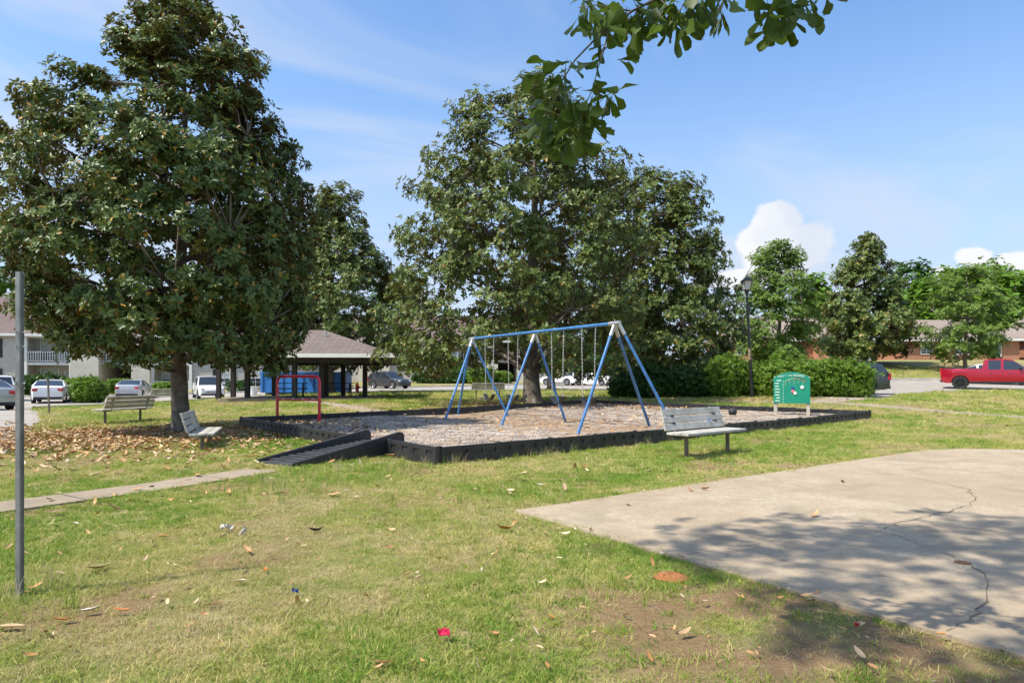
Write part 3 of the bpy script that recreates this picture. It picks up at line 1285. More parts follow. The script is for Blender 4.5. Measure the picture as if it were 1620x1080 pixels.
bench0 = make_bench()
bench_spots = [(3.36, 11.85, (.66, -.75), 'grey plank bench in front of the black border beside the concrete court'),
               (-6.42, 13.35, (.945, .33), 'weathered grey bench seen end-on near the ramp, under the large left magnolia'),
               (-11.85, 20.3, (-.97, .25), 'grey plank bench seen from behind on the leaf-strewn lawn left of the magnolia trunk'),
               (-1.35, 37.0, (-.12, .99), 'faded grey bench beyond the gravel bed, seen through the far legs of the swing set'),
               (-18.1, 34.5, (-.85, .5), 'small distant bench half hidden behind the left magnolia trunk')]
for i, (x, y, d, lab) in enumerate(bench_spots):
    b = bench0 if i == 0 else copy_tree(bench0)
    b.location = (x, y, tzf(x, y) - (.15 if i == 1 else .02))
    b.rotation_euler = (0, 0, math.atan2(d[1], d[0]) - R(90))
    tag(b, lab, 'bench', 'park benches around the playground')
mb = MB()
for (dx, dz, w, h) in ((-.03, 0, .022, .05), (.0, .014, .03, .014), (.025, 0, .018, .044), (0, -.018, .05, .010)):
    mb.box((dx, 0, dz), (w, .002, h), Matrix.Rotation(.3, 3, 'Y'))
g_ = mb.build('graffiti_mark', mat('blue marker', (.05, .28, .62), .5), bench0)
g_.location = (-.43, -.035 - math.sin(R(17)) * .15 + .0235, .455 + math.cos(R(17)) * .17)
g_.rotation_euler = (R(17), 0, 0)

# ball on the gravel
bx, by = (1155 - 810) * 22.5 / FPX, 22.5
mb = MB()
pr = [(.135 * math.sin(math.pi * k / 16), -.135 * math.cos(math.pi * k / 16)) for k in range(17)]
mb.lathe(pr, 24)
ball = mb.build('ball', mat('dark rubber ball', (.03, .03, .032), .65, bump=.3, bscale=60), None, smooth='all', loc=(bx, by, tzf(bx, by) + BEDZ + .12))
tag(ball, 'dark round ball lying on the gravel behind the near bench', 'ball')
bx, by = at(1150, 667)
ball.location = (7.25, 21.6, tzf(7.25, 21.6) + BEDZ + .125)
for ring in range(3):
    mb = MB()
    pts = []
    for k in range(25):
        a = 2 * math.pi * k / 24
        v = Vector((.1352 * math.cos(a), .1352 * math.sin(a), 0))
        pts.append((Matrix.Rotation(R(90) * (ring == 1), 3, 'X') @ Matrix.Rotation(R(90) * (ring == 2), 3, 'Y')) @ v)
    mb.tube(pts, .003, 4, cap=False)
    mb.build('seam', M_TRIM, ball)

# ------------------------------------------------------------------ grey post in the foreground, small post, street lamp
post = empty('metal_post', (-3.57 * 1.0, 4.13, 0), 0, 'tall grey steel post standing at the left edge of the lawn', 'post')
post.location = ((30 - 810) * 4.14 / FPX, 4.14, tzf(-3, 4.1))
ph = EYE + (HOR - 430) * 4.14 / FPX
post.scale = (.64, .64, 1)
mb = MB()
t_, w_ = .004, .024
mb.box((0, -.018, ph / 2 - .15), (.040, .004, ph + .3))
for s in (-1, 1):
    mb.box((s * .020, 0, ph / 2 - .15), (.004, .039, ph + .3))
    mb.box((s * .0275, .020, ph / 2 - .15), (.017, .004, ph + .3))
mb.build('channel', M_POST, post)
for z in (ph - .47, ph - .70, ph - .38):
    mb = MB()
    mb.tube([(-.008, -.045, z), (-.008, .03, z)], .006, 6)
    mb.tube([(.02, .0, z), (.062, .0, z)], .005, 6)
    mb.build('bolt', M_GALV, post)

lx, ly = (1190 - 810) * 32.6 / FPX, 32.6
lamp = empty('street_lamp', (lx, ly, tzf(lx, ly)), 0, 'black lamp post with square lantern standing in front of the hedge', 'street lamp')
topz = EYE + (HOR - 434) * 32.6 / FPX - tzf(lx, ly)
lean = -8.5 * 32.6 / FPX
M_LAMPBLACK = mat('black lamp paint', (.014, .015, .015), .4, var=.3)
mb = MB()
hb = topz - .85
mb.tube([(0, 0, -.2), (0, 0, .1), (lean * .05, 0, .3), (lean * .5, 0, hb * .5), (lean, 0, hb)], [.105, .10, .085, .072, .055], 12)
mb.build('pole', M_LAMPBLACK, lamp, smooth=True)
mb = MB()
mb.tube([(lean * .42, -.0, hb * .36), (lean * .50, 0, hb * .47)], .078, 12)
mb.build('rust_patch', mat('flaked rusty paint', (.03, .025, .02), .8, var=.1, scale=9, col2=(.45, .33, .20)), lamp, smooth=True)


def frustum(mb, c, r0, r1, z0, z1, n=4, a0=R(45)):
    vs = []
    for r, z in ((r0, z0), (r1, z1)):
        for k in range(n):
            a = a0 + 2 * math.pi * k / n
            vs.append((c[0] + r * math.cos(a), c[1] + r * math.sin(a), z))
    return mb.add(vs, [tuple(range(n - 1, -1, -1)), tuple(range(n, 2 * n))] + [(k, (k + 1) % n, n + (k + 1) % n, n + k) for k in range(n)])


mb = MB()
frustum(mb, (lean, 0), .12, .20, hb, hb + .08)
frustum(mb, (lean, 0), .07, .12, hb - .12, hb)
mb.build('lantern_base', M_LAMPBLACK, lamp)
mb = MB()
frustum(mb, (lean, 0), .17, .265, hb + .08, hb + .50)
mb.build('lantern_glass', mat('frosted lantern glass', (.52, .52, .50), .35, var=.08), lamp)
mb = MB()
for k in range(4):
    a = R(45) + k * R(90)
    mb.tube([(lean + .175 * math.cos(a), .175 * math.sin(a), hb + .07), (lean + .275 * math.cos(a), .275 * math.sin(a), hb + .52)], .016, 5)
mb.build('lantern_frame', M_LAMPBLACK, lamp)
mb = MB()
frustum(mb, (lean, 0), .37, .33, hb + .50, hb + .54)
frustum(mb, (lean, 0), .34, .10, hb + .54, hb + .70)
frustum(mb, (lean, 0), .10, .06, hb + .70, hb + .78, 8)
frustum(mb, (lean, 0), .035, .02, hb + .78, hb + .87, 8)
mb.build('lantern_cap', M_LAMPBLACK, lamp)

sx, sy = at(77, 655)
sp = empty('sign_post', (sx, sy, tzf(sx, sy)), 0, 'thin dark stake standing on the lawn in front of the white sedan', 'post')
mb = MB()
hh = 55 * sy / FPX
mb.box((0, 0, hh / 2 - .1), (.05, .05, hh + .2), Matrix.Rotation(R(-2), 3, 'Y'))
mb.build('shaft', M_BENCHLEG, sp)
mb = MB()
mb.box((-.04, 0, hh - .01), (.055, .055, .03))
mb.build('cap', M_TRIM, sp)

# ------------------------------------------------------------------ vegetation
def unit(v):
    return v / np.maximum(np.linalg.norm(v, axis=-1, keepdims=True), 1e-9)


def leaves(P_, D, k, ll, lw_, rng, spread=(45, 88), droop=.12, fold=.12, simple=False):
    """k leaves round each rosette centre P_, facing D -> verts, quads, per-face random"""
    n = len(P_)
    ref = np.tile(np.array([[0.0, 0.0, 1.0]]), (n, 1))
    bad = np.abs(D[:, 2]) > .92
    ref[bad] = (1, 0, 0)
    U = unit(np.cross(D, ref))
    W = np.cross(D, U)
    ph = (np.arange(k)[None, :] / k * 2 * np.pi + rng.uniform(0, 6.28, (n, 1)) + rng.normal(0, .25, (n, k)))
    al = np.radians(rng.uniform(spread[0], spread[1], (n, k)))
    d = D[:, None, :] * np.cos(al)[..., None] + (U[:, None, :] * np.cos(ph)[..., None] + W[:, None, :] * np.sin(ph)[..., None]) * np.sin(al)[..., None]
    d[..., 2] -= droop
    d = unit(d)
    side = unit(np.cross(d, D[:, None, :] + 1e-4))
    up = np.cross(side, d)
    rs = rng.uniform(.68, 1.28, (n, 1, 1))
    ln = ll * rs * rng.uniform(.6, 1.15, (n, k, 1))
    wd = lw_ * rs * rng.uniform(.75, 1.15, (n, k, 1)) * .5
    base = P_[:, None, :] + d * .02
    q1 = base + d * ln * .34
    q2 = base + d * ln * .72
    up_f = up * wd * fold * 2
    tip = base + d * ln - up * ln * .06
    r = np.clip(rng.uniform(0, 1, (n, 1)) * .55 + rng.uniform(0, 1, (n, k)) * .45, 0, 1)
    rare = rng.uniform(0, 1, (n, k)) < .035
    r = np.where(rare, .995, r * .94)
    if simple:      # far foliage: one kite-shaped face per leaf
        q1 = base + d * ln * .52
        V = np.stack([base, q1 + side * wd * 1.3, tip, q1 - side * wd * 1.3], 2).reshape(-1, 3)
        F = np.arange(n * k)[:, None] * 4 + np.array([[0, 1, 2, 3]])
        return V, F, r.ravel()
    V = np.stack([base, q1 + side * wd + up_f, q2 + side * wd * .86 + up_f, tip, q2 - side * wd * .86 + up_f, q1 - side * wd + up_f], 2).reshape(-1, 3)
    o = np.arange(n * k)[:, None] * 6
    F = np.stack([o + np.array([[0, 1, 2, 3]]), o + np.array([[0, 3, 4, 5]])], 1).reshape(-1, 4)
    return V, F, np.repeat(r.ravel(), 2)


def limb_tube(mb, pts, r0, r1, n=6):
    k = len(pts)
    mb.tube(pts, [r0 + (r1 - r0) * (i / (k - 1)) ** .8 for i in range(k)], n)


def make_tree(name, label, x, y, prof, trunk_r, ncl, rpc, k, ll, lw_, lmat, bark, seed, cl_r=.55, limbs=20, group=None, low=.3, rise=.55, spread=(45, 88), depth=1.0, inner=.30, up=.55, flare=1.7, ztrunk=None, topf=.93, bend=(0, 0), outl=.85):
    """prof: list of (z, left, right) crown half-widths about the trunk axis, z above the ground"""
    rng = np.random.default_rng(seed)
    rnd = random.Random(seed)
    root = empty(name, (x, y, tzf(x, y)), 0, label, 'tree', group)
    prof = sorted(prof)
    zs = np.array([p[0] for p in prof])
    le = np.array([p[1] for p in prof])
    ri = np.array([p[2] for p in prof])

    def rad(z, th):
        l_, r_ = np.interp(z, zs, le), np.interp(z, zs, ri)
        c = (1 + np.cos(th)) / 2
        r = l_ * (1 - c) + r_ * c
        return r * np.where(np.abs(np.sin(th)) > 0, 1 + (depth - 1) * np.abs(np.sin(th)), 1)

    ztop = zs[-1]
    # trunk and limbs
    mb = MB()
    tn = []
    zt_ = ztop * topf
    off = lambda t: Vector((bend[0] * t * t + .12 * math.sin(t * 5 + seed), bend[1] * t + .12 * math.sin(t * 4 + seed * 2), 0)) * min(1, t * 4)
    for i in range(15):
        t = i / 14
        tn.append(Vector((0, 0, t * zt_ - .1 * (i == 0))) + off(t))
    rr = [trunk_r * (flare if i == 0 else 1) * (1 - .97 * (i / 14) ** .85) + .012 for i in range(15)]
    tn.insert(1, Vector((0, 0, .35)))
    rr.insert(1, trunk_r * 1.06)
    tn.insert(1, Vector((0, 0, .10)))
    rr.insert(1, trunk_r * 1.28)
    mb.tube(tn, rr, 12)
    tr = mb.build('trunk', bark, root, smooth='all')
    for i in range(5):
        a = i * 1.257 + rnd.uniform(-.3, .3)
        mb2 = MB()
        L_ = trunk_r * rnd.uniform(2.0, 3.2)
        mb2.tube([(math.cos(a) * trunk_r * .7, math.sin(a) * trunk_r * .7, .22), (math.cos(a) * trunk_r * 1.35, math.sin(a) * trunk_r * 1.35, .06), (math.cos(a) * L_, math.sin(a) * L_, -.06)], [trunk_r * .4, trunk_r * .3, trunk_r * .1], 6)
        mb2.build('root', bark, tr, smooth='all')
    mbl = MB()
    nodes = [(p, .05) for p in tn[3:]]
    z0 = zs[0]
    for i in range(limbs):
        th = i * 2.399 + rnd.uniform(-.3, .3)
        f = (i + .5) / limbs
        zt = z0 + (ztop - z0) * (low * .2 + f ** .9 * .90)
        r = float(rad(zt, th)) * rnd.uniform(.72, .9)
        za = max(z0 * .75 + .15, zt - r * rise * rnd.uniform(.7, 1.2))
        t = min(.98, za / zt_)
        st = Vector((0, 0, t * zt_)) + off(t)
        en = Vector((r * math.cos(th), r * math.sin(th), zt))
        pts = []
        for q in range(7):
            u = q / 6
            p = st.lerp(en, u)
            p.z += math.sin(u * math.pi) * r * .06 + rnd.gauss(0, .05) * (0 < q < 6)
            p.x += rnd.gauss(0, .07) * (0 < q)
            p.y += rnd.gauss(0, .07) * (0 < q)
            pts.append(p)
        r0 = trunk_r * (.42 - .3 * f)
        limb_tube(mbl, pts, r0, .018)
        nodes += [(p, .03) for p in pts[1:]]
    # leaf clusters through the crown
    zz = np.linspace(zs[0], zs[-1], 80)
    wgt = np.interp(zz, zs, (le + ri) / 2) + .12
    zc = rng.choice(zz, ncl, p=wgt / wgt.sum()) + rng.normal(0, .12, ncl)
    th = rng.uniform(0, 2 * np.pi, ncl)
    q = inner + (1 - inner) * rng.uniform(0, 1, ncl) ** .48
    rc = np.maximum(rad(zc, th) * q * 1.03 - cl_r * .22, .03)
    C = np.stack([rc * np.cos(th), rc * np.sin(th), zc], -1)
    NP = np.array([tuple(p) for p, _ in nodes])
    for c in C:
        dv = NP - c
        cost = np.linalg.norm(dv, axis=1) + np.maximum(0, dv[:, 2] + .1) * 1.5
        s = Vector(NP[int(np.argmin(cost))])
        e = Vector(c)
        pts = [s, s.lerp(e, .35) + Vector((rnd.gauss(0, .05), rnd.gauss(0, .05), -.04)), s.lerp(e, .7) + Vector((rnd.gauss(0, .05), rnd.gauss(0, .05), 0)), e]
        if (e - s).length < 1.5 + ztop * .05:
            limb_tube(mbl, pts, .024 + .006 * (e - s).length, .008, 4)
    mbl.build('limbs', bark, root, smooth='all')
    cr = cl_r * rng.uniform(.7, 1.25, ncl)
    Pr = np.repeat(C, rpc, 0)
    loc = rng.normal(0, 1, (ncl * rpc, 3))
    loc = unit(loc) * (rng.uniform(0, 1, (ncl * rpc, 1)) ** .45)
    loc[:, 2] *= .72
    Pp = Pr + loc * np.repeat(cr, rpc)[:, None]
    outw = Pp.copy()
    outw[:, 2] = (Pp[:, 2] - (zs[0] + ztop) * .45) * .6
    D = unit(unit(outw) * .55 + loc * outl + np.array([[0, 0, up]]) + rng.normal(0, .28, Pp.shape))
    V, F, r = leaves(Pp, D, k, ll, lw_, rng, spread, simple=(y > 50))
    me = fast_mesh('crown', V, F, lmat, {'rnd': r})
    o = link(bpy.data.objects.new('crown', me), root)
    tag(o, kind='stuff')
    return root


def rows(axis, Y, zg, rws):
    out = []
    for yy, xl, xr in rws:
        z = EYE + (HOR - yy) * Y / FPX - zg
        out.append((z, max(.05, (axis - xl) * Y / FPX), max(.05, (xr - axis) * Y / FPX)))
    return out


# large magnolia at left
make_tree('magnolia_tree', 'largest dark magnolia at left with bare trunk rising from fallen leaves', TREE1[0], TREE1[1],
          rows(287, 16.9, 0, [(-28, 262, 292), (0, 228, 318), (45, 195, 365), (95, 188, 425), (130, 196, 428), (158, 150, 420), (172, 62, 425), (205, 20, 440), (250, 14, 470), (300, 10, 496), (350, 8, 502), (400, 16, 505), (440, 26, 502), (480, 54, 498), (528, 68, 486), (564, 104, 440)]),
          .215, 480, 37, 7, .150, .064, M_MAG, M_BARK, 11, .46, 26, inner=.34, depth=.85)
make_tree('magnolia_tree', 'dark magnolia behind the swing set with the thickest trunk', TREE2[0], TREE2[1],
          rows(842, 30, .26, [(132, 815, 858), (150, 735, 885), (170, 716, 915), (205, 700, 955), (250, 684, 985), (300, 646, 1012), (350, 640, 1016), (400, 632, 1018), (450, 616, 1015), (500, 600, 1020), (550, 592, 1015), (584, 620, 985)]),
          .40, 470, 34, 7, .170, .082, M_MAG2, M_BARK, 23, .72, 26, inner=.16)
make_tree('magnolia_tree', 'dark magnolia right of the swing set behind the hedge', 8.9, 40.5,
          rows(1039, 40.5, tzf(8.9, 40.5), [(274, 1050, 1100), (284, 985, 1106), (306, 950, 1114), (350, 935, 1126), (400, 930, 1140), (450, 930, 1156), (500, 930, 1170), (545, 935, 1172), (582, 955, 1150)]),
          .42, 350, 36, 7, .20, .098, M_MAG2, M_BARK, 37, .78, 22, inner=.16)
make_tree('magnolia_tree', 'dark magnolia behind the pavilion between the two biggest trees', -13.1, 47.0,
          rows(520, 47.0, tzf(-13.1, 47), [(295, 538, 556), (325, 508, 574), (370, 492, 588), (410, 480, 618), (450, 462, 640), (500, 452, 656), (550, 452, 660), (580, 472, 640)]),
          .42, 300, 36, 7, .22, .104, M_MAG2, M_BARK, 41, .80, 22, topf=.95)
make_tree('magnolia_tree', 'slender magnolia far behind the swing chains by the white cars', (872 - 810) * 57 / FPX, 57.0,
          rows(872, 57, tzf(3.4, 57), [(380, 860, 890), (430, 820, 930), (500, 800, 960), (560, 810, 945), (578, 830, 930)]),
          .36, 120, 22, 5, .34, .14, M_MAG2, M_BARK, 43, .9, 14)
x6, y6 = (1368 - 810) * 60 / FPX, 60.0
make_tree('magnolia_tree', 'conical magnolia on the grassy bank in front of the brick house', x6, y6,
          rows(1368, 60, tzf(x6, y6), [(376, 1376, 1392), (398, 1342, 1402), (430, 1326, 1412), (470, 1312, 1424), (510, 1300, 1438), (545, 1298, 1446), (562, 1325, 1425)]),
          .22, 260, 24, 6, .30, .125, M_MAG2, M_BARK, 51, .80, 20, inner=.2)
x8, y8 = (1232 - 810) * 56 / FPX, 56.0
make_tree('leafy_tree', 'tall fresh green tree behind the street lamp', x8, y8,
          rows(1232, 56, tzf(x8, y8), [(388, 1222, 1240), (405, 1186, 1262), (440, 1176, 1282), (480, 1166, 1292), (520, 1162, 1292), (560, 1165, 1272), (590, 1190, 1260)]),
          .24, 190, 40, 4, .24, .14, M_GREENTREE, M_BARK2, 61, .85, 22, rise=.9, outl=.5, up=.9)
x7, y7 = (1528 - 810) * 55 / FPX, 55.0
make_tree('leafy_tree', 'loose pale green tree with grey trunk behind the red pickup truck', x7, y7,
          rows(1528, 55, tzf(x7, y7), [(424, 1500, 1545), (440, 1482, 1572), (470, 1472, 1590), (500, 1464, 1600), (530, 1462, 1602), (552, 1472, 1590), (566, 1490, 1575)]),
          .17, 150, 34, 4, .21, .12, M_GREENTREE, M_BARK2, 67, .68, 20, rise=.8, outl=.5, up=.9, inner=.2)
wood_labels_r = ['dark rounded woodland tree behind the conical magnolia', 'bright green woodland tree behind the loose pale tree', 'bright woodland tree above the right brick house roof',
                 'woodland tree at the right edge of the picture behind the roof', 'small bright woodland tree between the street lamp tree and the conical magnolia',
                 'bright woodland tree directly behind the brown roof beside the conical magnolia', 'lower bright woodland tree filling in behind the loose pale tree', 'bright woodland tree showing between the loose pale tree and the right brick house roof']
for i, (px, top, Y, hw, mt) in enumerate([(1443, 418, 112, 40, M_DARKTREE), (1502, 432, 118, 42, M_BRIGHTWOOD), (1562, 420, 114, 50, M_BRIGHTWOOD), (1628, 424, 116, 50, M_BRIGHTWOOD), (1288, 446, 104, 34, M_BRIGHTWOOD), (1474, 446, 100, 40, M_BRIGHTWOOD), (1535, 430, 104, 44, M_BRIGHTWOOD), (1598, 432, 102, 44, M_BRIGHTWOOD)]):
    X = (px - 810) * Y / FPX
    make_tree('woodland_tree', wood_labels_r[i], X, Y, rows(px, Y, tzf(X, Y), [(top, px - 14, px + 14), (top + 12, px - hw * .7, px + hw * .7), (top + 40, px - hw, px + hw), (top + 90, px - hw, px + hw), (top + 130, px - hw * .6, px + hw * .6)]),
              .4, 80, 24, 4, .70, .45, mt, M_BARK2, 80 + i, 1.9, 10, group='woodland trees behind the houses', outl=.4, up=1.0)
wood_labels_l = ['bright woodland tree above the left apartment roof at the picture edge', 'bright woodland tree above the left apartment roof behind the magnolia crown', 'tall woodland tree behind the apartments, seen left of the pavilion',
                 'woodland tree showing between the pavilion roof and the swing set', 'woodland tree far behind the white cars']
for i, (px, top, Y, hw, mt) in enumerate([(-5, 392, 96, 62, M_BRIGHTWOOD), (85, 415, 98, 55, M_BRIGHTWOOD), (420, 450, 104, 60, M_DARKTREE), (640, 430, 112, 50, M_DARKTREE), (980, 470, 120, 60, M_DARKTREE)]):
    X = (px - 810) * Y / FPX
    make_tree('woodland_tree', wood_labels_l[i], X, Y, rows(px, Y, tzf(X, Y), [(top, px - 8, px + 8), (top + 12, px - hw * .7, px + hw * .7), (top + 45, px - hw, px + hw), (top + 90, px - hw, px + hw), (top + 130, px - hw * .6, px + hw * .6)]),
              .4, 80, 24, 4, .68, .43, mt, M_BARK2, 90 + i, 1.8, 10, group='woodland trees behind the houses', outl=.4, up=1.0)


# ---- shrubs and hedges
def shrub(name, label, cat, x, y, rz, sx, sy, h, n, lmat, seed, leaf=(.11, .055), k=5, lump=.22, box=.0, group=None, stems=14, fuzz=.08):
    rng = np.random.default_rng(seed)
    root = empty(name, (x, y, tzf(x, y)), rz, label, cat, group)
    c = rng.uniform(-1, 1, (n * 4, 3))
    e = 2.0 + box * 6
    rr = (np.abs(c[:, 0]) ** e + np.abs(c[:, 1]) ** e + np.abs(c[:, 2]) ** e) ** (1 / e)
    keep = rr > .05
    c, rr = c[keep], rr[keep]
    c = c / rr[:, None] * (rng.uniform(.0, 1, (len(c), 1)) ** .22)
    c = c[:n]
    az = np.arctan2(c[:, 1], c[:, 0])
    lum = 1 + lump * (fbm(c[:, 0] * sx * 1.6 + seed, c[:, 2] * h * 1.4 + c[:, 1] * sy * 1.3, 1.0, seed) - .5) * 2
    Pp = c * np.array([[sx, sy, h / 2]]) * lum[:, None]
    Pp[:, 2] += h / 2
    Pp += rng.normal(0, fuzz, Pp.shape)
    Pp[:, 2] = np.maximum(Pp[:, 2], .05)
    # stray shoots above the clipped top
    ns = int(n * .028)
    if ns > 40:
        nsh = ns // 7
        sx_, sy_ = rng.uniform(-.85, .85, nsh) * sx, rng.uniform(-.8, .8, nsh) * sy
        hh_ = rng.uniform(.08, .40, nsh) * min(1, h / 1.6)
        q_ = np.repeat(np.arange(nsh), 7)
        t_s = np.tile(np.linspace(0, 1, 7), nsh)
        lean_ = rng.normal(0, .12, (nsh, 2))
        dome = h * (.55 + .42 * (1 - (np.abs(sx_ / sx) ** e + np.abs(sy_ / sy) ** e)).clip(0, 1) ** (1 / e))
        Ps = np.stack([sx_[q_] + lean_[q_, 0] * t_s, sy_[q_] + lean_[q_, 1] * t_s, dome[q_] + hh_[q_] * t_s], -1)
        Pp = np.concatenate([Pp, Ps])
        c = np.concatenate([c, np.tile([[0, 0, 1.0]], (len(Ps), 1))])
    # follow the ground along the hedge
    cs, sn = math.cos(rz), math.sin(rz)
    wx, wy = x + Pp[:, 0] * cs - Pp[:, 1] * sn, y + Pp[:, 0] * sn + Pp[:, 1] * cs
    Pp[:, 2] += tz(wx, wy) - tzf(x, y)
    D = unit(c * np.array([[1 / sx, 1 / sy, 2 / h]]) * min(sx, sy) + np.array([[0, 0, .35]]) + rng.normal(0, .4, c.shape))
    V, F, r = leaves(Pp, D, k, leaf[0], leaf[1], rng, (30, 85), droop=.05, simple=True)
    o = link(bpy.data.objects.new('foliage', fast_mesh('foliage', V, F, lmat, {'rnd': r})), root)
    tag(o, kind='stuff')
    mb = MB()
    rnd = random.Random(seed)
    for i in range(stems):
        u = (i + .5) / stems * 2 - 1
        x0, y0 = u * sx * .8, rnd.uniform(-.3, .3) * sy
        x1, y1 = x0 + rnd.uniform(-.3, .3), y0 + rnd.uniform(-.5, .5) * sy
        zz = tzf(x + x0 * cs - y0 * sn, y + x0 * sn + y0 * cs) - tzf(x, y)
        mb.tube([(x0, y0, zz - .05), ((x0 + x1) / 2, (y0 + y1) / 2, zz + h * .4), (x1, y1, zz + h * .8)], [.03, .022, .01], 5)
    mb.build('stems', M_STEM, root)
    return root


HA = math.atan2(-.30, .95)
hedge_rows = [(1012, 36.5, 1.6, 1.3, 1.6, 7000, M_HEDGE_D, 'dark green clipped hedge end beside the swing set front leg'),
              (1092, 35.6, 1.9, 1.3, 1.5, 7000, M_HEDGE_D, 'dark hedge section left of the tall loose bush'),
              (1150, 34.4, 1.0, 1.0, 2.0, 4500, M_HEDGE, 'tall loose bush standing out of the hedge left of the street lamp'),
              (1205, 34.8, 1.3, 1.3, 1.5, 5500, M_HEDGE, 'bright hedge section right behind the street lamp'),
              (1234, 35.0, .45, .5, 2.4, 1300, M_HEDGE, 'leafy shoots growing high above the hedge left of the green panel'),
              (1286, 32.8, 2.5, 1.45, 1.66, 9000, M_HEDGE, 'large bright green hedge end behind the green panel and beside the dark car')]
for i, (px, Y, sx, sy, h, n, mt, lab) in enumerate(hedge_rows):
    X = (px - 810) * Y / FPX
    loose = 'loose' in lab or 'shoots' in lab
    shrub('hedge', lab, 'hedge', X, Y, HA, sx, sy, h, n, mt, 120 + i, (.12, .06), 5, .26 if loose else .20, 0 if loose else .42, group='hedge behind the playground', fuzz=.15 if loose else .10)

bx, by = at(145, 637)
shrub('bush', 'round yellow-green bush on the lawn between the two parked sedans', 'bush', bx, by - .3, 0, .92, .9, 1.55, 3600, M_HEDGE, 131, (.13, .07), 5, .25, 0)
far_bushes = [(60, 606, 57.5, 2.2, 1.0, 1.6, M_HEDGE_D, 'dark clipped hedge below the left apartment windows'), (115, 606, 57.8, 1.2, 1.0, 1.3, M_HEDGE, 'light shrub before the left apartment porch'),
              (190, 606, 59, 1.0, .9, 1.2, M_HEDGE, 'shrub beside the dark breezeway of the left apartments'), (266, 608, 59.5, 1.2, .8, .85, M_HEDGE, 'low round shrub below the porch railing left of the magnolia trunk'),
              (380, 606, 62, 1.0, .8, .8, M_HEDGE_D, 'low shrub below the apartment windows behind the pavilion posts'),
              (712, 598, 84, 4.6, 1.1, 1.5, M_HEDGE_D, 'long dark hedge before the far apartments left of the swing set'), (762, 598, 82, 1.6, 1.2, 1.9, M_HEDGE, 'rounded light shrub at the end of the long far hedge'),
              (714, 585, 87, 1.6, 1.0, 3.2, M_HEDGE, 'tall grey-green shrub against the far apartment wall'), (793, 598, 84, 1.2, 1.0, 1.4, M_HEDGE, 'small shrub beside the far breezeway'),
              (948, 590, 92, 3.6, 2.0, 3.6, M_DARKTREE, 'dense thicket behind the white cars')]
for i, (px, py, Y, sx, sy, h, mt, lab) in enumerate(far_bushes):
    X = (px - 810) * Y / FPX
    shrub('shrub', lab, 'shrub', X, Y, 0, sx, sy, h, int(900 * sx), mt, 140 + i, (.24, .13), 4, .2, .3, group='shrubs before the apartments', stems=5)

# ------------------------------------------------------------------ vehicles
KINDS = {
    'sedan': dict(L=4.90, W=1.86, H=1.46, rw=.335, fx=1.46, rx=-1.40, bot=.20,
                  top=[(-2.45, .72), (-2.42, .98), (-2.30, 1.06), (-1.6, 1.08), (-.5, 1.0), (.85, .98), (1.6, .90), (2.2, .78), (2.38, .66), (2.45, .52)],
                  cab=[(-1.95, 1.06), (-1.1, 1.40), (-.4, 1.46), (.25, 1.42), (1.12, .96)], ins=.20, pillars=[(-1.10, -.98), (-.20, -.10)]),
    'suv': dict(L=4.68, W=1.88, H=1.70, rw=.365, fx=1.42, rx=-1.32, bot=.24,
                top=[(-2.34, .85), (-2.32, 1.08), (-2.22, 1.12), (-1.0, 1.10), (.8, 1.06), (1.5, 1.00), (2.1, .90), (2.28, .74), (2.34, .58)],
                cab=[(-2.28, 1.12), (-1.95, 1.58), (-1.2, 1.68), (-.2, 1.70), (.35, 1.64), (1.18, 1.04)], ins=.19, pillars=[(-1.42, -1.20), (-.42, -.32)]),
    'van': dict(L=5.05, W=1.96, H=1.75, rw=.345, fx=1.66, rx=-1.42, bot=.22,
                top=[(-2.52, .80), (-2.50, 1.06), (-2.42, 1.10), (-1.0, 1.08), (1.2, 1.02), (1.9, .94), (2.3, .84), (2.46, .70), (2.52, .55)],
                cab=[(-2.47, 1.10), (-2.25, 1.64), (-1.6, 1.73), (-.2, 1.75), (.6, 1.68), (1.75, .98)], ins=.20, pillars=[(-1.55, -1.42), (-.30, -.20)]),
    'pickup': dict(L=5.88, W=2.06, H=1.93, rw=.42, fx=1.86, rx=-1.88, bot=.42,
                   top=[(-2.94, 1.02), (-2.93, 1.33), (-2.85, 1.36), (-.85, 1.34), (-.7, 1.30), (1.1, 1.28), (1.9, 1.26), (2.65, 1.16), (2.86, .98), (2.94, .70)],
                   cab=[(-.74, 1.30), (-.66, 1.84), (-.38, 1.92), (.35, 1.93), (.80, 1.87), (1.60, 1.26)], ins=.20, pillars=[(-.74, -.42), (.22, .36)]),
}


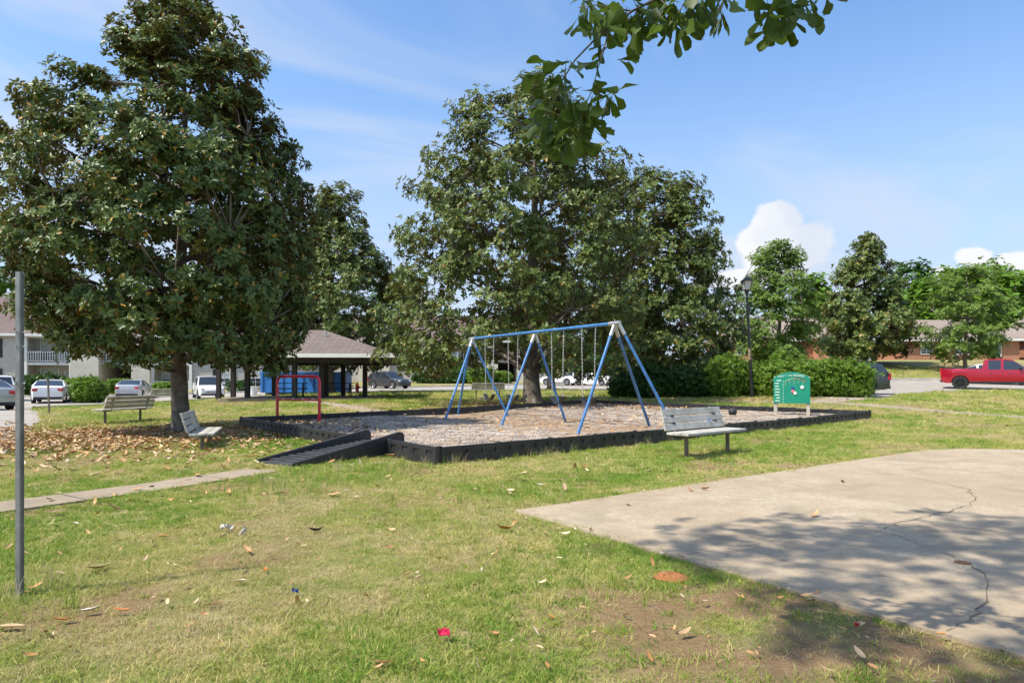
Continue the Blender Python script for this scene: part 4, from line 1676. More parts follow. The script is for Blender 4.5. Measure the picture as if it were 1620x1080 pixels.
def vehicle(kind, label, cat, x, y, head, paint, rim=None, name=None, z=None, group=None, detail=True):
    K = KINDS[kind]
    rim = rim or M_RIM
    L, W = K['L'], K['W']
    root = empty(name or {'sedan': 'parked_sedan', 'suv': 'parked_suv', 'van': 'parked_van', 'pickup': 'pickup_truck'}[kind], (x, y, (tzf(x, y) if z is None else z) + .02), math.atan2(head[1], head[0]), label, cat, group)
    # body shell: lengthwise stations with wheel arches cut into the lower edge
    ra = K['rw'] * 1.16
    tx, tzv = zip(*K['top'])
    xs = set(np.linspace(-L / 2, L / 2, 34).tolist() + [t for t in tx])
    for c in (K['fx'], K['rx']):
        for k in range(15):
            xs.add(c - ra * math.cos(math.pi * k / 14))
        xs.add(c - ra - .004)
        xs.add(c + ra + .004)
    xs = sorted(v for v in xs if -L / 2 <= v <= L / 2)
    rings = []
    arch = []
    for v in xs:
        top = float(np.interp(v, tx, tzv))
        bot = K['bot'] + .16 * max(0, (abs(v) - (L / 2 - .28)) / .28) ** 2
        inarch = False
        for c in (K['fx'], K['rx']):
            if abs(v - c) < ra:
                bot = max(bot, K['rw'] + math.sqrt(max(0, ra * ra - (v - c) ** 2)))
                inarch = True
        e = (abs(v) / (L / 2))
        w = W / 2 * (1 - .17 * e ** 7 - .025 * e ** 2)
        bulge = .012 if inarch else 0
        h = top - bot
        rings.append([(v, w * .955 + bulge, bot), (v, w * .985 + bulge, bot + h * .22), (v, w + bulge * .7, bot + h * .50), (v, w * .985, bot + h * .78), (v, w * .955, top - .035), (v, w * .88, top - .004), (v, w * .5, top + .015), (v, 0, top + .022)])
        arch.append(inarch)
    n = 8
    full = [r + [(a, -b, c) for a, b, c in reversed(r[:-1])] for r in rings]
    m_ = len(full[0])
    mb = MB()
    V = [p for r in full for p in r]
    F = []
    for i in range(len(full) - 1):
        for j in range(m_ - 1):
            a = i * m_ + j
            F.append((a, a + 1, a + m_ + 1, a + m_))
    F.append(tuple(range(m_)))
    e = (len(full) - 1) * m_
    F.append(tuple(e + m_ - 1 - j for j in range(m_)))
    mb.add(V, F)
    body = mb.build('body', paint, root, smooth=True)
    mb = MB()
    mb.box((0, 0, K['bot'] + .14), (L * .86, W * .72, .22))
    mb.box((K['fx'], 0, K['rw'] + .16), (K['rw'] * 2.1, W * .74, K['rw'] * 1.5))
    mb.box((K['rx'], 0, K['rw'] + .16), (K['rw'] * 2.1, W * .74, K['rw'] * 1.5))
    mb.build('underbody', M_TRIM, root)
    # cabin
    cx, cz = zip(*K['cab'])
    x0, x1 = cx[0], cx[-1]
    st = sorted(set(np.linspace(x0, x1, 30).tolist() + list(cx) + [v for p in K['pillars'] for v in p]))
    cr = []
    for v in st:
        zr = float(np.interp(v, cx, cz))
        zb = float(np.interp(v, tx, tzv)) - .03
        t = (v - x0) / (x1 - x0)
        hgt = max(0, zr - zb)
        wb = W / 2 * .945
        wr = wb - K['ins'] * hgt / (K['H'] - 1.0)
        cr.append([(v, wb, zb), (v, wb * .35 + wr * .65, zb + hgt * .62), (v, wr, zb + hgt * .90), (v, wr * .90, zr), (v, 0, zr + .025)])
    parts = {'roof': MB(), 'windshield': MB(), 'rear_window': MB(), 'side_window': MB(), 'side_window.': MB()}
    roof0, roof1 = cx[1], cx[-2]
    for i in range(len(st) - 1):
        a, b = cr[i], cr[i + 1]
        mid = (st[i] + st[i + 1]) / 2
        pil = any(p[0] <= mid <= p[1] for p in K['pillars']) or mid > x1 - .28 or mid < x0 + .22
        for s, key in ((1, 'side_window'), (-1, 'side_window.')):
            A = [(p[0], p[1] * s, p[2]) for p in a]
            B = [(p[0], p[1] * s, p[2]) for p in b]
            parts['roof' if pil else key].add([A[0], B[0], B[1], A[1]], [(0, 1, 2, 3)])
            parts['roof' if pil else key].add([A[1], B[1], B[2], A[2]], [(0, 1, 2, 3)])
            parts['roof'].add([A[2], B[2], B[3], A[3]], [(0, 1, 2, 3)])
            tk = 'windshield' if mid > roof1 else ('rear_window' if mid < roof0 else 'roof')
            parts[tk].add([A[3], B[3], B[4], A[4]], [(0, 1, 2, 3)])
    parts['roof'].build('roof', paint, root, smooth=True)
    for key in ('windshield', 'rear_window', 'side_window', 'side_window.'):
        parts[key].build(key.rstrip('.'), M_CARGLASS, root, smooth=True)
    # wheels
    for c in (K['fx'], K['rx']):
        for s in (-1, 1):
            w = bpy.data.objects.new('wheel', None)
            w.empty_display_size = .1
            link(w, root)
            w.location = (c, s * (W / 2 - .12), K['rw'])
            M = Matrix.Rotation(R(-90 * s), 4, 'X')
            r = K['rw']
            mb = MB()
            mb.lathe([(r * .62, -.11), (r * .93, -.11), (r, -.07), (r, .07), (r * .94, .112), (r * .68, .115), (r * .64, .10)], 26, M)
            mb.build('tyre', M_TYRE, w, smooth=True)
            mb = MB()
            mb.lathe([(0, .04), (r * .60, .03), (r * .61, .095), (r * .66, .112)], 26, M)
            mb.lathe([(0, .095), (r * .14, .092), (r * .15, .06)], 12, M)
            for q in range(5):
                a = q * 2 * math.pi / 5
                rot = M.to_3x3() @ Matrix.Rotation(a, 3, 'Z')
                cc = rot @ Vector((r * .36, 0, .082))
                mb.box(cc, (r * .52, r * .15, .022), rot)
            mb.build('rim', rim, w, smooth=True)
    # lamps, bumpers, plate, mirrors, handles
    zt = float(np.interp(-L / 2 + .12, tx, tzv))
    tl = {'sedan': (.14, .30, .17), 'suv': (.16, .24, .34), 'van': (.16, .16, .42), 'pickup': (.12, .16, .40)}[kind]
    for s in (-1, 1):
        mb = MB()
        mb.box((-L / 2 + .045, s * (W / 2 * .80 - tl[1] / 2 + .05), zt - .20), tl, Matrix.Rotation(-.28 * s * -1, 3, 'Z'))
        mb.build('tail_light', M_TAIL, root, bevel=.02)
        zf = float(np.interp(L / 2 - .14, tx, tzv))
        mb = MB()
        mb.box((L / 2 - .17, s * W * .335, zf - .05 if kind != 'pickup' else zf - .12), (.26, .36, .12), Matrix.Rotation(-.42 * s, 3, 'Z') @ Matrix.Rotation(.25, 3, 'Y'))
        mb.build('headlight', M_HEAD, root, bevel=.03)
        xm = x1 - .42
        mb = MB()
        zm = float(np.interp(xm, tx, tzv)) + .06
        mb.box((xm, s * (W / 2 + .09), zm + .03), (.11, .20, .14))
        mb.build('mirror', paint if kind != 'pickup' else M_TRIM, root, bevel=.03)
        for xh in (-.35, .62) if kind != 'pickup' else (.0, .92):
            mb = MB()
            mb.box((xh - .25, s * (W / 2 * .985), (1.0 if kind != 'pickup' else 1.12) - .12), (.17, .03, .028))
            mb.build('door_handle', paint if kind != 'pickup' else M_TRIM, root, bevel=.008)
        if kind in ('suv', 'pickup'):
            mb = MB()
            mb.box(((K['fx'] + K['rx']) / 2, s * (W / 2 * .965), K['bot'] + .04), (K['fx'] - K['rx'] - 2 * ra - .02, .07, .11))
            mb.build('sill', M_TRIM, root)
        mb = MB()
        mb.box((.12 if kind != 'pickup' else .3, s * (W / 2 * .9985 + .002), .74 if kind != 'pickup' else .95), (.010, .006, .62))
        mb.build('door_gap', M_TRIM, root)
    mb = MB()
    mb.box((-L / 2 + .02, 0, zt - .32), (.03, .34, .16))
    mb.build('number_plate', M_PLATE, root)
    mb = MB()
    mb.box((-L / 2 + .06, 0, K['bot'] + .13), (.20, W * .80, .16))
    mb.build('rear_bumper', M_TRIM, root, bevel=.04)
    mb = MB()
    mb.box((L / 2 - .08, 0, .52 if kind != 'pickup' else .90), (.16, W * .52, .20 if kind != 'pickup' else .34))
    mb.build('grille', M_TRIM, root, bevel=.03)
    mb = MB()
    mb.box((L / 2 - .09, 0, K['bot'] + .12), (.20, W * .74, .13))
    mb.build('front_bumper', M_TRIM, root, bevel=.04)
    if kind == 'pickup':
        mb = MB()
        mb.box((-1.86, 0, 1.362), (1.96, W * .80, .02))
        mb.build('bed_cover', M_TRIM, root)
    if kind in ('suv', 'van'):
        for s in (-1, 1):
            mb = MB()
            mb.tube([(-1.7, s * .62, K['H'] - .04), (-1.5, s * .62, K['H'] + .045), (-.1, s * .62, K['H'] + .05), (.1, s * .62, K['H'])], .018, 5)
            mb.build('roof_rail', M_TRIM if paint.name != 'white car paint' else M_RIM, root)
    return root


PW = mat('white car paint', (.80, .80, .79), .22, var=.02, coat=.6)
PS = mat('silver car paint', (.56, .57, .58), .28, .55, var=.03, coat=.5)
PC = mat('champagne car paint', (.42, .44, .42), .28, .5, var=.03, coat=.5)
PG = mat('dark grey car paint', (.060, .062, .066), .25, .4, var=.05, coat=.6)
PD = mat('slate car paint', (.045, .055, .060), .25, .4, var=.05, coat=.6)
PR = mat('red truck paint', (.36, .007, .024), .22, .25, var=.04, coat=.7)


def spot(px, Y):
    return ((px - 810) * Y / FPX, Y)


G = 'cars parked along the road'
vehicle('sedan', 'pale green-grey sedan cut off at the left edge of the picture', 'car', *spot(-34, 31.0), (-.80, .60), PC, group=G)
vehicle('van', 'white minivan seen from behind left of the grey post', 'van', *spot(2, 46.0), (-.55, .835), PW, group=G)
vehicle('sedan', 'white sedan seen from behind with two upright red tail lamps', 'car', *spot(82, 42.5), (-.50, .866), PW, group=G)
vehicle('sedan', 'silver sedan parked before the dark breezeway of the left apartments', 'car', *spot(213, 52.0), (-.30, .954), PS, group=G)
vehicle('suv', 'white suv facing the camera between the magnolia trunk and the pavilion posts', 'car', *spot(329, 51.0), (.53, -.85), PW, group=G)
vehicle('suv', 'dark grey suv on the road right of the pavilion', 'car', *spot(616, 66.0), (.80, -.60), PG, group=G)
vehicle('suv', 'white suv with dark rear window parked behind the middle of the swing set', 'car', *spot(886, 78.0), (-.86, .51), PW, group=G)
vehicle('sedan', 'white sedan with grey wheels parked behind the near swing chains', 'car', *spot(938, 77.0), (-.88, .475), PW, group=G)
vehicle('sedan', 'pale silver sedan behind the white sedan, half hidden by the hedge', 'car', *spot(974, 83.0), (-.80, .60), PS, group=G)
vehicle('van', 'white van whose roof shows above the dark hedge end', 'van', *spot(1016, 86.0), (-.95, .3), PW, group=G)
vehicle('suv', 'dark slate suv half hidden behind the right end of the hedge', 'car', *spot(1326, 35.4), (-.93, .37), PD, group=G)
vehicle('pickup', 'shiny red crew cab pickup truck with black wheels at the right edge', 'truck', *spot(1576, 42.0), (.815, -.58), PR, M_BLACKRIM)
vehicle('sedan', 'white car almost hidden behind the red pickup, only its wheels showing', 'car', *spot(1575, 47.5), (.80, -.6), PW, group=G)

# ------------------------------------------------------------------ buildings
M_GBRICK = brick_material('grey painted brick', (.36, .335, .305), (.50, .475, .44), (.42, .40, .37), (.30, .27, .24))
M_RBRICK = brick_material('red brick', (.30, .105, .052), (.42, .165, .080), (.42, .33, .26), (.26, .10, .055))
M_ROOF_M = shingle_material('mauve brown shingles', (.165, .120, .108), (.205, .150, .135), (.14, .105, .098))
M_ROOF_T = shingle_material('tan shingles', (.27, .215, .175), (.33, .265, .215), (.24, .20, .17))
M_ROOF_P = shingle_material('grey brown pavilion shingles', (.165, .130, .110), (.215, .170, .145), (.13, .105, .095))
M_CREAM = mat('cream siding', (.62, .57, .48), .8, var=.08, scale=1.5)
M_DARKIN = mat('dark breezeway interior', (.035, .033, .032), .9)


def window(parent, x, z, w, h, y=0.0, shutters=True, name='window'):
    o = bpy.data.objects.new(name, None)
    o.empty_display_size = .1
    link(o, parent)
    o.location = (x, y, z)
    mb = MB()
    mb.box((0, -.01, 0), (w, .04, h))
    mb.build('pane', M_GLASS, o)
    mb = MB()
    mb.box((0, -.035, h * .24), (w - .06, .012, h * .48))
    mb.build('blind', M_BLIND, o)
    mb = MB()
    for s in (-1, 1):
        mb.box((s * (w / 2 + .02), -.03, 0), (.07, .09, h + .10))
        mb.box((0, -.03, s * (h / 2 + .02)), (w + .10, .088, .07))
    mb.box((0, -.045, 0), (w, .05, .045))
    mb.box((0, -.040, 0), (.03, .045, h))
    for s in (-1, 1):
        mb.box((0, -.0405, s * h / 4), (w, .04, .022))
    mb.build('frame', M_WHITETRIM, o)
    if shutters:
        for s in (-1, 1):
            mb = MB()
            mb.box((s * (w / 2 + .30), -.03, 0), (.42, .05, h + .08))
            for k in range(10):
                mb.box((s * (w / 2 + .30), -.057, -h / 2 + (k + .5) * h / 10), (.34, .02, h / 10 * .5), Matrix.Rotation(.5, 3, 'X'))
            mb.build('shutter', M_SHUT, o)
    return o


def railing(parent, x0, x1, y, z, h=1.0):
    mb = MB()
    mb.box(((x0 + x1) / 2, y, z + h), (x1 - x0, .07, .07))
    mb.box(((x0 + x1) / 2, y, z + .12), (x1 - x0, .05, .06))
    n = int((x1 - x0) / .2)
    for i in range(n + 1):
        mb.box((x0 + (x1 - x0) * i / n, y, z + h / 2 + .06), (.05, .045, h - .14))
    mb.build('railing', M_WHITETRIM, parent)


def gable_roof(parent, x0, x1, y0, y1, ze, rise, m_, hip=2.5, over=.5, fascia=True):
    X0, X1, Y0, Y1 = x0 - over, x1 + over, y0 - over, y1 + over
    ym = (Y0 + Y1) / 2
    V = [(X0, Y0, ze), (X1, Y0, ze), (X1, Y1, ze), (X0, Y1, ze), (X0 + hip, ym, ze + rise), (X1 - hip, ym, ze + rise)]
    F = [(0, 1, 5, 4), (1, 2, 5), (2, 3, 4, 5), (3, 0, 4), (3, 2, 1, 0)]
    mb = MB()
    mb.add(V, F)
    r = mb.build('roof', m_, parent)
    if fascia:
        mb = MB()
        mb.box(((X0 + X1) / 2, Y0 - .02, ze - .09), (X1 - X0 + .08, .05, .22))
        mb.box(((X0 + X1) / 2, Y1 + .02, ze - .09), (X1 - X0 + .08, .05, .22))
        for xx in (X0 - .02, X1 + .02):
            mb.box((xx, ym, ze - .09), (.05, Y1 - Y0, .216))
        mb.build('fascia', M_WHITETRIM, r)
    return r


def apartment(label, origin, ang, segs, depth, H, roofm, rise):
    """segs: list of (kind, x0, x1) along the facade; local x along it, -y towards the viewer"""
    z = tzf(*origin)
    root = empty('apartment_building', (origin[0], origin[1], z), ang, label, 'building')
    x_all = [s[1] for s in segs] + [s[2] for s in segs]
    X0, X1 = min(x_all), max(x_all)
    mid = H / 2
    for kind, a, b in segs:
        if kind == 'wall':
            mb = MB()
            mb.box(((a + b) / 2, depth / 2, H / 2 - .5), (b - a, depth, H + 1))
            mb.build('wall', M_GBRICK, root)
            n = max(1, int((b - a) / 4.6))
            for i in range(n):
                xc = a + (b - a) * (i + .5) / n
                if (a, b) == (25.6, 36.5):
                    xc = (28.5, 31.4)[i]
                for zz in (1.45, 1.45 + mid):
                    window(root, xc, zz, 1.05, 1.65, -.002)
        elif kind == 'cream':
            mb = MB()
            mb.box(((a + b) / 2, depth / 2 - .3, H / 2 - .5), (b - a, depth + .6, H + 1))
            mb.build('wall', M_CREAM, root)
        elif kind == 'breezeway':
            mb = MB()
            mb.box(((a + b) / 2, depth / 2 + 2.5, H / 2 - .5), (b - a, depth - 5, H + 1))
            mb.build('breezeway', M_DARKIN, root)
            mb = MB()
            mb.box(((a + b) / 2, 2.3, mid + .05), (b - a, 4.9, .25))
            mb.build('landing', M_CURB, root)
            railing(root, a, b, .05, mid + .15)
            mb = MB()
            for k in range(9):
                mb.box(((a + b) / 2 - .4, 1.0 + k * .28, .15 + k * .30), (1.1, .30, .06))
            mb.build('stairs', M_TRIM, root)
        elif kind == 'porch':
            mb = MB()
            mb.box(((a + b) / 2, depth / 2 + .9, H / 2 - .5), (b - a, depth - 1.8, H + 1))
            mb.build('wall', M_GBRICK, root)
            for zz in (1.35, 1.35 + mid):
                window(root, a + (b - a) * .32, zz, 1.5, 2.0, 1.79, False, 'glass_door')
                window(root, a + (b - a) * .76, zz, .9, 1.4, 1.79, False)
            for zz in (0.0, mid):
                mb = MB()
                mb.box(((a + b) / 2, .85, zz + .02), (b - a - .01, 1.9, .22))
                mb.build('balcony_floor', M_WHITETRIM, root)
                railing(root, a + .1, b - .1, -.02, zz + .13)
            mb = MB()
            mb.box(((a + b) / 2, .85, H - .16), (b - a - .01, 1.88, .3))
            mb.build('porch_beam', M_WHITETRIM, root)
            for xx in (a + .12, b - .12):
                mb = MB()
                mb.box((xx, -.06, H / 2 - .1), (.24, .24, H - .2))
                mb.build('porch_post', M_WHITETRIM, root)
    gable_roof(root, X0, X1, 0, depth, H, rise, roofm, hip=rise * 1.1, over=.55)
    return root


aL = math.atan2(6.0, 31.0)
apartment('two-storey grey brick apartments with mauve roof and black shutters at left', (-56, 58.6), aL,
          [('wall', -6, 11.2), ('porch', 11.2, 15.2), ('cream', 15.2, 17.6), ('breezeway', 17.6, 20.4), ('cream', 20.4, 22.0), ('porch', 22.0, 25.6), ('wall', 25.6, 36.5)], 11, 5.5, M_ROOF_M, 4.0)
apartment('two-storey pale apartments with white balcony behind the swing set', (-19.5, 88.5), math.atan2(3.0, 28.0),
          [('wall', -10.0, -1.0), ('cream', -1.0, 3.0), ('wall', 3.0, 12.0), ('porch', 12.0, 16.2), ('cream', 16.2, 17.6), ('breezeway', 17.6, 20.3), ('cream', 20.3, 22.4), ('wall', 22.4, 28.5)], 11, 5.6, M_ROOF_M, 4.0)


def brick_house(label, x0, y0, ang, w, depth, H, rise, wins, gable=None):
    zb = tzf(x0 + w * .5, y0)
    root = empty('brick_house', (x0, y0, zb), ang, label, 'house')
    mb = MB()
    mb.box((w / 2, depth / 2, H / 2 - .6), (w, depth, H + 1.2))
    mb.build('wall', M_RBRICK, root)
    for i, (x, ww, hh) in enumerate(wins):
        window(root, x, 1.35, ww, hh, -.002, False)
    gable_roof(root, 0, w, 0, depth, H, rise, M_ROOF_T, hip=rise * 1.25, over=.55)
    if gable:
        mb = MB()
        gx, gw = gable
        mb.box((gx, -.9, H / 2 - .6), (gw, 1.8, H + 1.2))
        p = mb.build('porch_wing', M_RBRICK, root)
        mb = MB()
        g0, g1 = gx - gw / 2 - .4, gx + gw / 2 + .4
        mb.add([(g0, -2.3, H + .02), (g1, -2.3, H + .02), (gx, -2.3, H + gw * .32), (g0, depth / 2, H + .02), (g1, depth / 2, H + .02), (gx, depth / 2, H + gw * .32)], [(0, 1, 2), (0, 2, 5, 3), (2, 1, 4, 5), (3, 5, 4), (0, 3, 4, 1)])
        mb.build('wing_roof', M_ROOF_T, root)
    return root


brick_house('red brick house with tan roof between the lamp tree and the conical magnolia', 25.0, 80.0, R(-8), 15.5, 9, 2.4, 3.2, [(3, 1.4, 1.3), (8, 1.4, 1.3), (12.5, 1.0, 1.3)], (13.0, 4.0))
brick_house('red brick house with brown roof behind the loose pale tree', 46.0, 77.0, R(-6), 12.5, 9, 2.35, 2.7, [(2.4, 1.2, 1.3), (6.5, 1.9, 1.4), (10, .95, 1.9)])
brick_house('red brick house with large tan roof at the right edge', 60.3, 76.0, R(-4), 17, 10, 2.45, 3.8, [(3.6, 1.1, 1.6), (9, 1.6, 1.4)])

# ------------------------------------------------------------------ pavilion
pc = Vector((-10.95, 36.3))
pav = empty('pavilion', (pc.x, pc.y, tzf(*pc)), R(3), 'open picnic pavilion with brown hipped roof, white fascia and black posts', 'pavilion')
M_PAVPOST = mat('black brown timber post', (.022, .019, .017), .7, var=.3, scale=3, bump=.3)
zg = tzf(*pc)
ze = EYE + (HOR - 560) * 33.0 / FPX - zg
hx, hy = 4.85, 3.7
mb = MB()
mb.add([(-hx, -hy, ze), (hx, -hy, ze), (hx, hy, ze), (-hx, hy, ze), (-.6, 0, ze + 1.45), (.6, 0, ze + 1.45)], [(0, 1, 5, 4), (1, 2, 5), (2, 3, 4, 5), (3, 0, 4), (3, 2, 1, 0)])
rf = mb.build('roof', M_ROOF_P, pav)
mb = MB()
for s in (-1, 1):
    mb.box((0, s * (hy + .02), ze - .075), (2 * hx + .1, .05, .20))
    mb.box((s * (hx + .02), 0, ze - .075), (.05, 2 * hy, .196))
mb.build('fascia', M_WHITETRIM, rf)
mb = MB()
mb.lathe([(.05, 0), (.05, .3), (.07, .3), (.07, .34), (0, .35)], 8, Matrix.Translation((.9, -1.1, ze + .95)))
mb.build('vent_pipe', M_GALV, rf)
mb = MB()
for s in (-1, 1):
    mb.box((0, s * 3.0, ze - .30), (2 * hx - 1.2, .14, .26))
    mb.box((s * 4.1, 0, ze - .30), (.14, 6.1, .256))
    mb.box((s * 1.6, 0, ze - .301), (.12, 5.8, .22))
mb.build('beam', M_PAVPOST, pav)
for px, Y in ((346, 38.4), (369, 36.4), (391.5, 34.3), (434, 39.0), (466, 33.6), (509, 34.3), (516, 36.2), (543, 38.9), (577.5, 36.0)):
    X = (px - 810) * Y / FPX
    v = Matrix.Rotation(-R(3), 3, 'Z') @ Vector((X - pc.x, Y - pc.y, 0))
    mb = MB()
    mb.box((v.x, v.y, (ze - .18) / 2 - .1), (.24, .24, ze - .18 + .2))
    mb.build('post', M_PAVPOST, pav, bevel=.01)
mb = MB()
mb.box((-.3, -.1, .0), (7.6, 5.6, .20))
mb.build('floor_slab', M_WALK, pav)
for (tx_, ty_) in ((-1.4, .4), (1.2, .6)):
    t = empty('picnic_table', (pc.x + tx_, pc.y + ty_, zg + .10), R(20), 'dark picnic table in the shade of the pavilion, %s one' % ('left' if tx_ < 0 else 'right'), 'table', 'picnic tables under the pavilion')
    for k in range(4):
        mb = MB()
        mb.box((0, -.27 + k * .18, .75), (1.8, .16, .04))
        mb.build('top_board', M_PAVPOST, t)
    for s in (-1, 1):
        mb = MB()
        mb.box((0, s * .70, .45), (1.8, .24, .04))
        mb.build('seat_board', M_PAVPOST, t)
        mb = MB()
        mb.box((s * .65, 0, .38), (.06, 1.4, .06))
        mb.tube([(s * .65, -.55, 0), (s * .65, -.2, .73)], .035, 6)
        mb.tube([(s * .65, .55, 0), (s * .65, .2, .73)], .035, 6)
        mb.build('leg_frame', M_PAVPOST, t)

# ------------------------------------------------------------------ blue dumpster, hydrant, pail
M_DUMP = mat('blue dumpster paint', (.018, .150, .420), .5, var=.22, scale=1.5, bump=.1)
dx, dy = (486 - 810) * 50.0 / FPX, 50.0
dmp = empty('roll_off_dumpster', (dx, dy, tzf(dx, dy) + .02), R(2), 'long blue steel roll-off dumpster behind the pavilion', 'dumpster')
LW, HH = 3.08, 1.45
mb = MB()
for s in (-1, 1):
    mb.box((0, s * 1.15, .2 + HH / 2), (2 * LW, .06, HH))
    mb.box((s * LW, 0, .2 + HH / 2), (.06, 2.36, HH))
mb.box((0, 0, .22), (2 * LW, 2.3, .08))
mb.build('container', M_DUMP, dmp)
for k in range(9):
    x = -LW + .1 + k * (2 * LW - .2) / 8
    mb = MB()
    mb.box((x, -1.22, .2 + HH / 2), (.12, .09, HH))
    mb.build('rib', M_DUMP, dmp)
mb = MB()
for s in (-1, 1):
    mb.box((0, s * 1.18, .2 + HH), (2 * LW + .12, .16, .12))
    mb.box((s * (LW + .0), 0, .2 + HH), (.15, 2.36, .118))
mb.build('top_rail', M_DUMP, dmp)
for s in (-1, 1):
    mb = MB()
    mb.box((0, s * .6, .08), (2 * LW - .3, .12, .16))
    mb.build('skid', M_TRIM, dmp)
    for xx in (-LW + .5, LW - .5):
        mb = MB()
        mb.lathe([(0, -.08), (.1, -.08), (.1, .08), (0, .08)], 12, Matrix.Translation((xx, s * .85, .1)) @ Matrix.Rotation(R(90), 4, 'X'))
        mb.build('roller', M_TRIM, dmp)
mb = MB()
mb.box((1.55, -1.27, 1.05), (.75, .01, .55))
mb.build('notice', M_PLATE, dmp)

M_HYD = mat('faded red hydrant', (.42, .05, .035), .55, var=.2, scale=8)
hx_, hy_ = (565 - 810) * 47.5 / FPX, 47.5
hyd = empty('fire_hydrant', (hx_, hy_, tzf(hx_, hy_)), 0, 'small red fire hydrant on the grass right of the pavilion posts', 'hydrant')
mb = MB()
mb.lathe([(.16, -.05), (.16, .06), (.12, .08), (.12, .55), (.145, .57), (.145, .61), (.13, .63), (.11, .72), (.05, .78), (.04, .84), (0, .845)], 14)
mb.build('barrel', M_HYD, hyd, smooth=True)
for a in (0, 90, 180):
    mb = MB()
    mb.lathe([(0, .10), (.07, .10), (.07, .23), (.03, .25), (0, .26)], 10, Matrix.Translation((0, 0, .45)) @ Matrix.Rotation(R(a - 90), 4, 'Z') @ Matrix.Rotation(R(90), 4, 'Y'))
    mb.build('outlet_cap', M_HYD, hyd, smooth=True)
px_, py_ = (401 - 810) * 56.0 / FPX, 56.0
pail = empty('white_pail', (px_, py_, tzf(px_, py_)), 0, 'small white pail standing on the grass behind the pavilion', 'pail')
mb = MB()
mb.lathe([(0, 0), (.26, 0), (.33, .70), (.36, .70), (.36, .76), (.30, .76), (.28, .1), (0, .1)], 16)
mb.build('bucket', M_WHITETRIM, pail, smooth=True)
mb = MB()
mb.lathe([(0, .80), (.38, .78), (.38, .74)], 16)
mb.build('lid', M_WHITETRIM, pail, smooth=True)

# ------------------------------------------------------------------ overhanging oak
def oak_leaf_mesh(seed, young=False):
    rnd = random.Random(seed)
    half = [(.000, .015), (.18, .045), (.36, .085), (.52, .16), (.66, .25), (.74, .285), (.80, .215), (.88, .235), (.93, .12), (1.0, .0)]
    if rnd.random() < .45:
        half = [(.000, .015), (.18, .04), (.36, .075), (.55, .15), (.72, .24), (.84, .27), (.93, .20), (.97, .10), (1.0, .0)]
    if young:
        half = [(.000, .01), (.2, .05), (.45, .10), (.65, .12), (.85, .07), (1.0, .0)]
    ln = .125 if not young else .10
    V, F = [], []
    cup = rnd.uniform(.1, .35)
    cur = rnd.uniform(-.25, .30)
    for t, w in half:
        z = -cur * t * t * ln
        asym = rnd.uniform(.85, 1.12)
        V += [(-w * ln * asym, t * ln, z + cup * w * ln), (0, t * ln, z), (w * ln, t * ln, z + cup * w * ln)]
    for i in range(len(half) - 1):
        a = i * 3
        F += [(a, a + 1, a + 4, a + 3), (a + 1, a + 2, a + 5, a + 4)]
    V += [(-.0012, 0, 0), (.0012, 0, 0), (.0012, -.014, .002), (-.0012, -.014, .002)]
    k = len(V) - 4
    F.append((k, k + 1, k + 2, k + 3))
    me = bpy.data.meshes.new('leaf')
    me.from_pydata(V, [], F)
    me.shade_smooth()
    a = me.attributes.new('rnd', 'FLOAT', 'FACE')
    a.data.foreach_set('value', np.full(len(F), rnd.uniform(.1, .9) if not young else .99, np.float32))
    me.materials.append(M_OAKLEAF)
    return me


